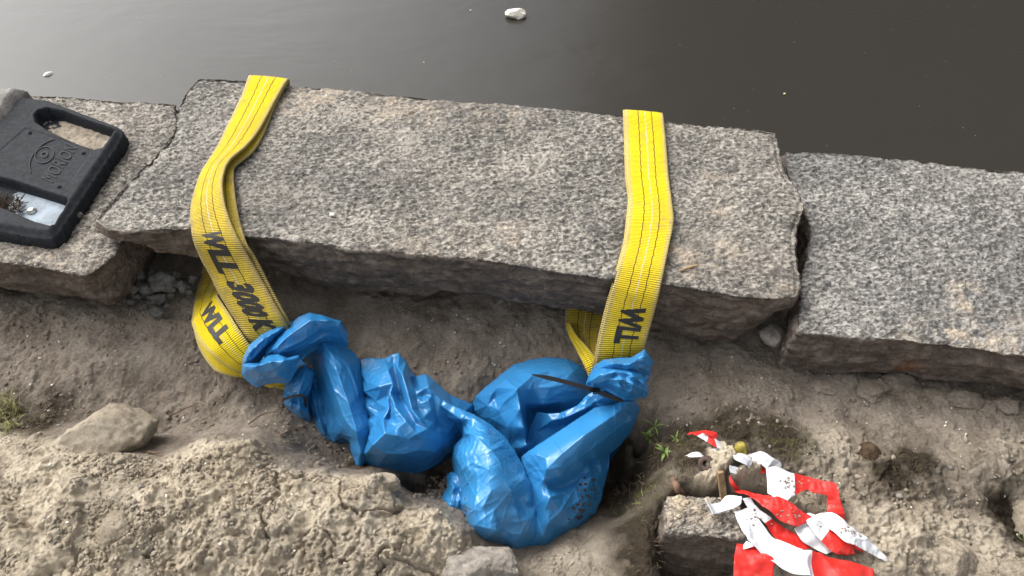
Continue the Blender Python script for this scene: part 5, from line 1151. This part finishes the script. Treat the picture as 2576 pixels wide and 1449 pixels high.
    parts = [ringm(.52, .82, .20, .26, .03), ringm(.52, .82, .05, .07, .04), ringm(.50, .62, .52, .50, .025, .5, 2.75)]
    VV = np.vstack([p[0] for p in parts]); FF = []; k = 0
    for p in parts: FF += [tuple(i + k for i in q) for q in p[1]]; k += len(p[0])
    on_plate(VV, FF, 'embossed_emblem')
rubber()

# ------------------------------------------------------------------ weeds, grass, debris
def leafmesh(base, tip, w, up, n=9, curl=.15, fold=.15):
    base = np.asarray(base, float); tip = np.asarray(tip, float); L = np.linalg.norm(tip - base); T = (tip - base) / L
    Sd = np.cross(T, up); Sd /= np.linalg.norm(Sd) + 1e-9; U = np.cross(Sd, T); V = []
    for k in range(n):
        t = k / (n - 1); ww = w * math.sin(math.pi * min(1, .08 + .92 * t) ** .8) + w * .04; c = base + T * L * t + U * (L * curl * math.sin(math.pi * t) - 0 * t)
        V += [c - Sd * ww * .5 + U * fold * ww, c, c + Sd * ww * .5 + U * fold * ww]
    F_ = []
    for k in range(n - 1):
        a = k * 3; F_ += [(a, a + 1, a + 4, a + 3), (a + 1, a + 2, a + 5, a + 4)]
    return V, F_
def weed(px, py, n, L, w, label, seed, crop=cropC, dirs=None):
    rs = random.Random(seed); c = G(*crop(px, py), .006); e = empty('weed', tuple(c)); tag(e, label, 'weed', 'weed seedlings')
    for k in range(n):
        a = dirs[k] if dirs else 2 * math.pi * k / n + rs.uniform(-.3, .3); el = rs.uniform(.15, .8); l = L * rs.uniform(.6, 1.1)
        tip = c + np.array([math.cos(a) * math.cos(el), math.sin(a) * math.cos(el), math.sin(el)]) * l
        v, f = leafmesh(c, tip, w * rs.uniform(.7, 1.1), np.array([0, 0, 1.0]), curl=rs.uniform(.08, .25)); mesh_obj('leaf', v, f, M['leaf'], e)
weed(230, 225, 5, .032, .0045, 'tall narrow leaved weed beside the right blue bag', 1)
weed(180, 315, 5, .030, .0085, 'broad leaved low weed nearest the right blue bag', 2)
weed(310, 435, 6, .024, .006, 'star shaped little weed above the twig', 3)
weed(400, 325, 5, .020, .004, 'thin weed between the broad leaved weed and the tape scrap', 4)
def tuft(px, py, n, L, rad, label, seed, mat, name='grass_tuft', cat='grass tuft', lean=.6, w=.0014, kind=None):
    rs = np.random.RandomState(seed); c = G(px, py); parts = []
    for _ in range(n):
        a = rs.uniform(0, 6.28); r = rad * math.sqrt(rs.uniform()); b0 = np.array([c[0] + r * math.cos(a), c[1] + r * math.sin(a), 0]); b0[2] = float(gbase(b0[0], b0[1])) + .002
        d = rs.normal(size=3) * lean; d[2] = abs(rs.normal()) * .8 + .3; d /= np.linalg.norm(d); l = L * rs.uniform(.4, 1.1)
        parts.append(leafmesh(b0, b0 + d * l, w, np.array([0.1, 0.2, 1.0]), n=5, curl=rs.uniform(-.25, .3), fold=.1))
    v, f = join(parts); o = mesh_obj(name, v, f, mat, smooth=False)
    tag(o, label, cat if not kind else None, kind=kind); return o
tuft(8, 1040, 150, .045, .035, 'dry green grass tuft at the left edge of the photo', 1, M['grass'])
tuft(30, 1075, 60, .03, .02, 'small grass sprig just below the left grass tuft', 2, M['grass'])
tuft(1612, 1262, 60, .022, .022, 'thin grass at the rim of the dark hole', 3, M['grass'])
tuft(2572, 1365, 30, .03, .012, 'bright green sprig at the right edge', 5, M['leaf'])
allp = []
rs = np.random.RandomState(77)
for (px, py, n, rad) in ((1700, 1110, 260, .05), (1850, 1090, 260, .06), (1960, 1100, 300, .06), (1610, 1230, 200, .06), (1740, 1165, 160, .04), (2010, 1130, 160, .03), (1620, 1330, 120, .04), (110, 1060, 160, .06), (2260, 1180, 160, .05), (1600, 1400, 120, .04), (1700, 1200, 120, .03)):
    c = G(px, py)
    for _ in range(n):
        a = rs.uniform(0, 6.28); r = rad * math.sqrt(rs.uniform()); b0 = np.array([c[0] + r * math.cos(a), c[1] + r * math.sin(a), 0]); b0[2] = float(gbase(b0[0], b0[1])) + .006
        d = rs.normal(size=3); d[2] = abs(d[2]) * .35; d /= np.linalg.norm(d)
        allp.append(leafmesh(b0, b0 + d * rs.uniform(.006, .022), .0011, np.array([.1, .2, 1.]), n=4, curl=rs.uniform(-.3, .4), fold=.1))
v, f = join(allp); o = mesh_obj('moss', v, f, M['moss_d'], smooth=False); tag(o, 'dark dry moss and root fibres on the soil', kind='stuff')

def scatter(name, n, sizes, mat, label, regions, seed, lift=.3, flat=1.0, detail=1, dry=None, mask=None):
    rs = np.random.RandomState(seed); bm = bmesh.new(); bmesh.ops.create_icosphere(bm, subdivisions=detail, radius=1); B = np.array([v.co[:] for v in bm.verts]); FB = np.array([[v.index for v in f.verts] for f in bm.faces]); bm.free()
    pix = []
    while len(pix) < n:
        r = regions[rs.randint(len(regions))]; pix.append((rs.uniform(r[0], r[1]), rs.uniform(r[2], r[3])))
    pix = np.array(pix); z = np.full(n, -.22)
    for _ in range(14):
        p = W(pix[:, 0], pix[:, 1], z); z = .5 * z + .5 * gbase(p[:, 0], p[:, 1])
    p = W(pix[:, 0], pix[:, 1], z); p[:, 2] = gbase(p[:, 0], p[:, 1]) + gdetail(p[:, 0], p[:, 1])
    if mask is not None:
        keep_ = rs.uniform(size=n) < mask(p[:, 0], p[:, 1]); p = p[keep_]; n = len(p)
    s = sizes[0] + (sizes[1] - sizes[0]) * rs.uniform(size=n) ** 3
    V = []; 
    for k in range(n):
        sc = s[k] * np.array([rs.uniform(.7, 1.3), rs.uniform(.6, 1.0), flat * rs.uniform(.5, .9)]); a = rs.uniform(0, 6.28)
        q = B * (1 + .45 * noise(B * 1.9 + k * 3.1, k % 97)[:, None] + .2 * noise(B * 4.1 + k * 1.7, k % 89)[:, None]) * sc; ca, sa = math.cos(a), math.sin(a); tl = rs.uniform(-.5, .5)
        q = np.c_[q[:, 0] * ca - q[:, 1] * sa, q[:, 0] * sa + q[:, 1] * ca, q[:, 2] + tl * q[:, 0]]
        V.append(q + p[k] + [0, 0, s[k] * lift * flat])
    F_ = (FB[None] + (np.arange(n) * len(B))[:, None, None]).reshape(-1, 3)
    o = mesh_obj(name, np.vstack(V), F_, mat, smooth=detail > 1, attrs={'dry': np.full(n * len(B), dry)} if dry is not None else None); tag(o, label, kind='stuff'); return o
HC = [G(a, b)[:2] for a, b in ((1700, 1110), (1760, 1090), (1850, 1085), (1950, 1100), (1590, 1220), (1600, 1330), (120, 1060), (1740, 1160), (2300, 1170), (2240, 1200), (2520, 1310), (1620, 1400), (20, 1050))]
def nohum(x, y):
    r = 1.0
    for c in HC: r = r * (1 - np.exp(-((x - c[0]) ** 2 + (y - c[1]) ** 2) / .0049))
    return np.clip(r, 0, 1) ** 2
MR = [(0, 1170, 1190, 1449), (150, 700, 1150, 1300), (0, 400, 1100, 1449)]; RR = [(1900, 2576, 1050, 1449), (2000, 2576, 1000, 1300)]; BR = [(0, 500, 780, 1080), (700, 1500, 780, 950), (500, 900, 950, 1180), (1650, 2576, 900, 1080)]
scatter('soil_crumbs', 11000, (.0011, .0062), M['soil'], 'loose dry crumbs of soil on the sand mound and slope', MR * 2 + RR + [(1330, 1660, 1300, 1449)], 1, detail=1, lift=.1, dry=.6, mask=lambda x, y: (lambda a: np.clip(a[0] * 1.0 + a[1] * .8 + a[2], 0, 1) * nohum(x, y) * sstep(-.35, .2, fbm(np.stack([x, y, 0 * x], -1) * 14, 3, 400)))(gattrs(x, y)))
scatter('moist_soil_crumbs', 5000, (.0009, .0068), M['soil'], 'loose moist crumbs of soil in front of the kerb stones', BR + [(1000, 1150, 1200, 1260)], 2, detail=1, lift=.1, dry=.08, mask=lambda x, y: sstep(-.25, .25, fbm(np.stack([x, y, 0 * x], -1) * 9, 3, 410)))
scatter('shell_fragments', 330, (.0011, .0038), M['shell'], 'tiny white shell and grit fragments strewn over the soil', BR * 2 + RR + MR, 3, flat=.35, lift=.8)
scatter('gravel', 200, (.0015, .006), M['rock'], 'small grey pebbles scattered in the soil', BR + RR + MR, 4, detail=2)

def crumbs_on(names, spots, n, sizes, mat, name, label, seed):
    bpy.context.view_layer.update()
    obs = [o_ for o_ in COL.objects if o_.type == 'MESH' and o_.name.split('.')[0] in names]
    rs = np.random.RandomState(seed); parts = []; bm = bmesh.new(); bmesh.ops.create_icosphere(bm, subdivisions=1, radius=1); B = np.array([v.co[:] for v in bm.verts]); FB = [tuple(v.index for v in f.verts) for f in bm.faces]; bm.free()
    for _ in range(n):
        px, py, sx, sy = spots[rs.randint(len(spots))]; q = W(px + rs.normal() * sx, py + rs.normal() * sy, -.3); top = Vector((q[0], q[1] , 0.0))
        q2 = W(px + rs.normal() * sx, py + rs.normal() * sy, -.22); best = None
        for o_ in obs:
            mi = o_.matrix_world.inverted(); hit, loc, nor, _i = o_.ray_cast(mi @ Vector((q2[0], q2[1], .2)), (mi.to_3x3() @ Vector((0, 0, -1))))
            if hit:
                w_ = o_.matrix_world @ loc
                if best is None or w_.z > best.z: best = w_
        if best is None: continue
        sc = (sizes[0] + (sizes[1] - sizes[0]) * rs.uniform() ** 3)
        v_ = B * (1 + .4 * noise(B * 2.1 + _ * 1.3, _ % 50)[:, None]) * sc * np.array([1.2, .9, .55]) + np.array(best) + [0, 0, sc * .25]; parts.append((v_, FB))
    v, f = join(parts); o_ = mesh_obj(name, v, f, mat, smooth=False); tag(o_, label, kind='stuff')
crumbs_on(('stone_block',), [(1720, 1255, 30, 10), (1800, 1262, 40, 12), (1690, 1300, 10, 20)], 220, (.001, .006), M['crumb'], 'block_crumbs', 'earth crumbs lying along the back of the square stone block', 7)
def K_(a, b, c, d): x_, y_ = cropK(a, b); return (x_, y_, c * .469, d * .469)
def C_(a, b, c, d): x_, y_ = cropC(a, b); return (x_, y_, c * .3055, d * .3055)
crumbs_on(('bag_body',), [K_(1900, 1010, 25, 45), K_(1890, 1110, 20, 30), K_(1960, 980, 15, 40), K_(1230, 1160, 18, 50), K_(660, 880, 25, 35), K_(1560, 1400, 40, 15)], 240, (.0008, .0040), M['humus'], 'mud_crumbs', 'dark mud crumbs stuck to the blue bags', 5)
crumbs_on(('tape_strip',), [C_(1120, 490, 40, 15), C_(900, 590, 30, 20), C_(1260, 870, 60, 25), C_(1640, 880, 30, 50), C_(1230, 1120, 60, 30), C_(1530, 1150, 60, 40), C_(960, 1120, 30, 50), C_(1450, 790, 80, 25), C_(1700, 1290, 90, 15)], 420, (.0007, .0026), M['dirt'], 'sand_crumbs', 'sand crumbs lying on the red and white tape', 6)

# ------------------------------------------------------------------ floating things
c = W(1297, 35, WZ + .012); rock('foam_lump', c, (.052, .040, .026), M['foam'], 'cream white foam lump floating on the water', 'foam lump', 91, amp=.10)
def floatleaf(px, py, L, w, a, label, seed, mat):
    c = W(px, py, WZ + .002); d = np.array([math.cos(a), math.sin(a), .05]) * L
    v, f = leafmesh(c - d / 2, c + d / 2, w, np.array([0, 0, 1.0]), curl=.12); o = mesh_obj('floating_leaf', v, f, mat); tag(o, label, 'leaf')
M['pale_leaf'] = simple('pale_wet_leaf', (.42, .43, .38), .5, var=.3, scale=50)
M['yellow_leaf'] = simple('yellow_leaf_bit', (.65, .58, .30), .5, var=.2, scale=50)
floatleaf(121, 186, .045, .016, .8, 'pale leaf floating at the left', 1, M['pale_leaf'])
floatleaf(1974, 236, .012, .009, .2, 'pale yellow leaf bit floating at the right', 2, M['yellow_leaf'])
floatleaf(1066, 157, .012, .004, 2.0, 'tiny leaf floating behind the middle of the kerb stone', 3, M['pale_leaf'])
floatleaf(1184, 26, .012, .006, .4, 'tiny pale leaf left of the foam lump', 4, M['pale_leaf'])
rs = np.random.RandomState(9); parts = []
for _ in range(70):
    c = W(rs.uniform(0, 2576), rs.uniform(0, 400), WZ + .0015); r = rs.uniform(.0008, .0022); a0 = rs.uniform(0, 6)
    parts.append(([tuple(c + np.array([math.cos(a0 + k * 1.257) * r, math.sin(a0 + k * 1.257) * r * .7, .0005 * (k % 2)])) for k in range(5)], [(0, 1, 2, 3, 4)]))
v, f = join(parts); o = mesh_obj('floating_specks', v, f, M['pale_leaf'], smooth=False); tag(o, 'tiny pale specks on the water', kind='stuff')
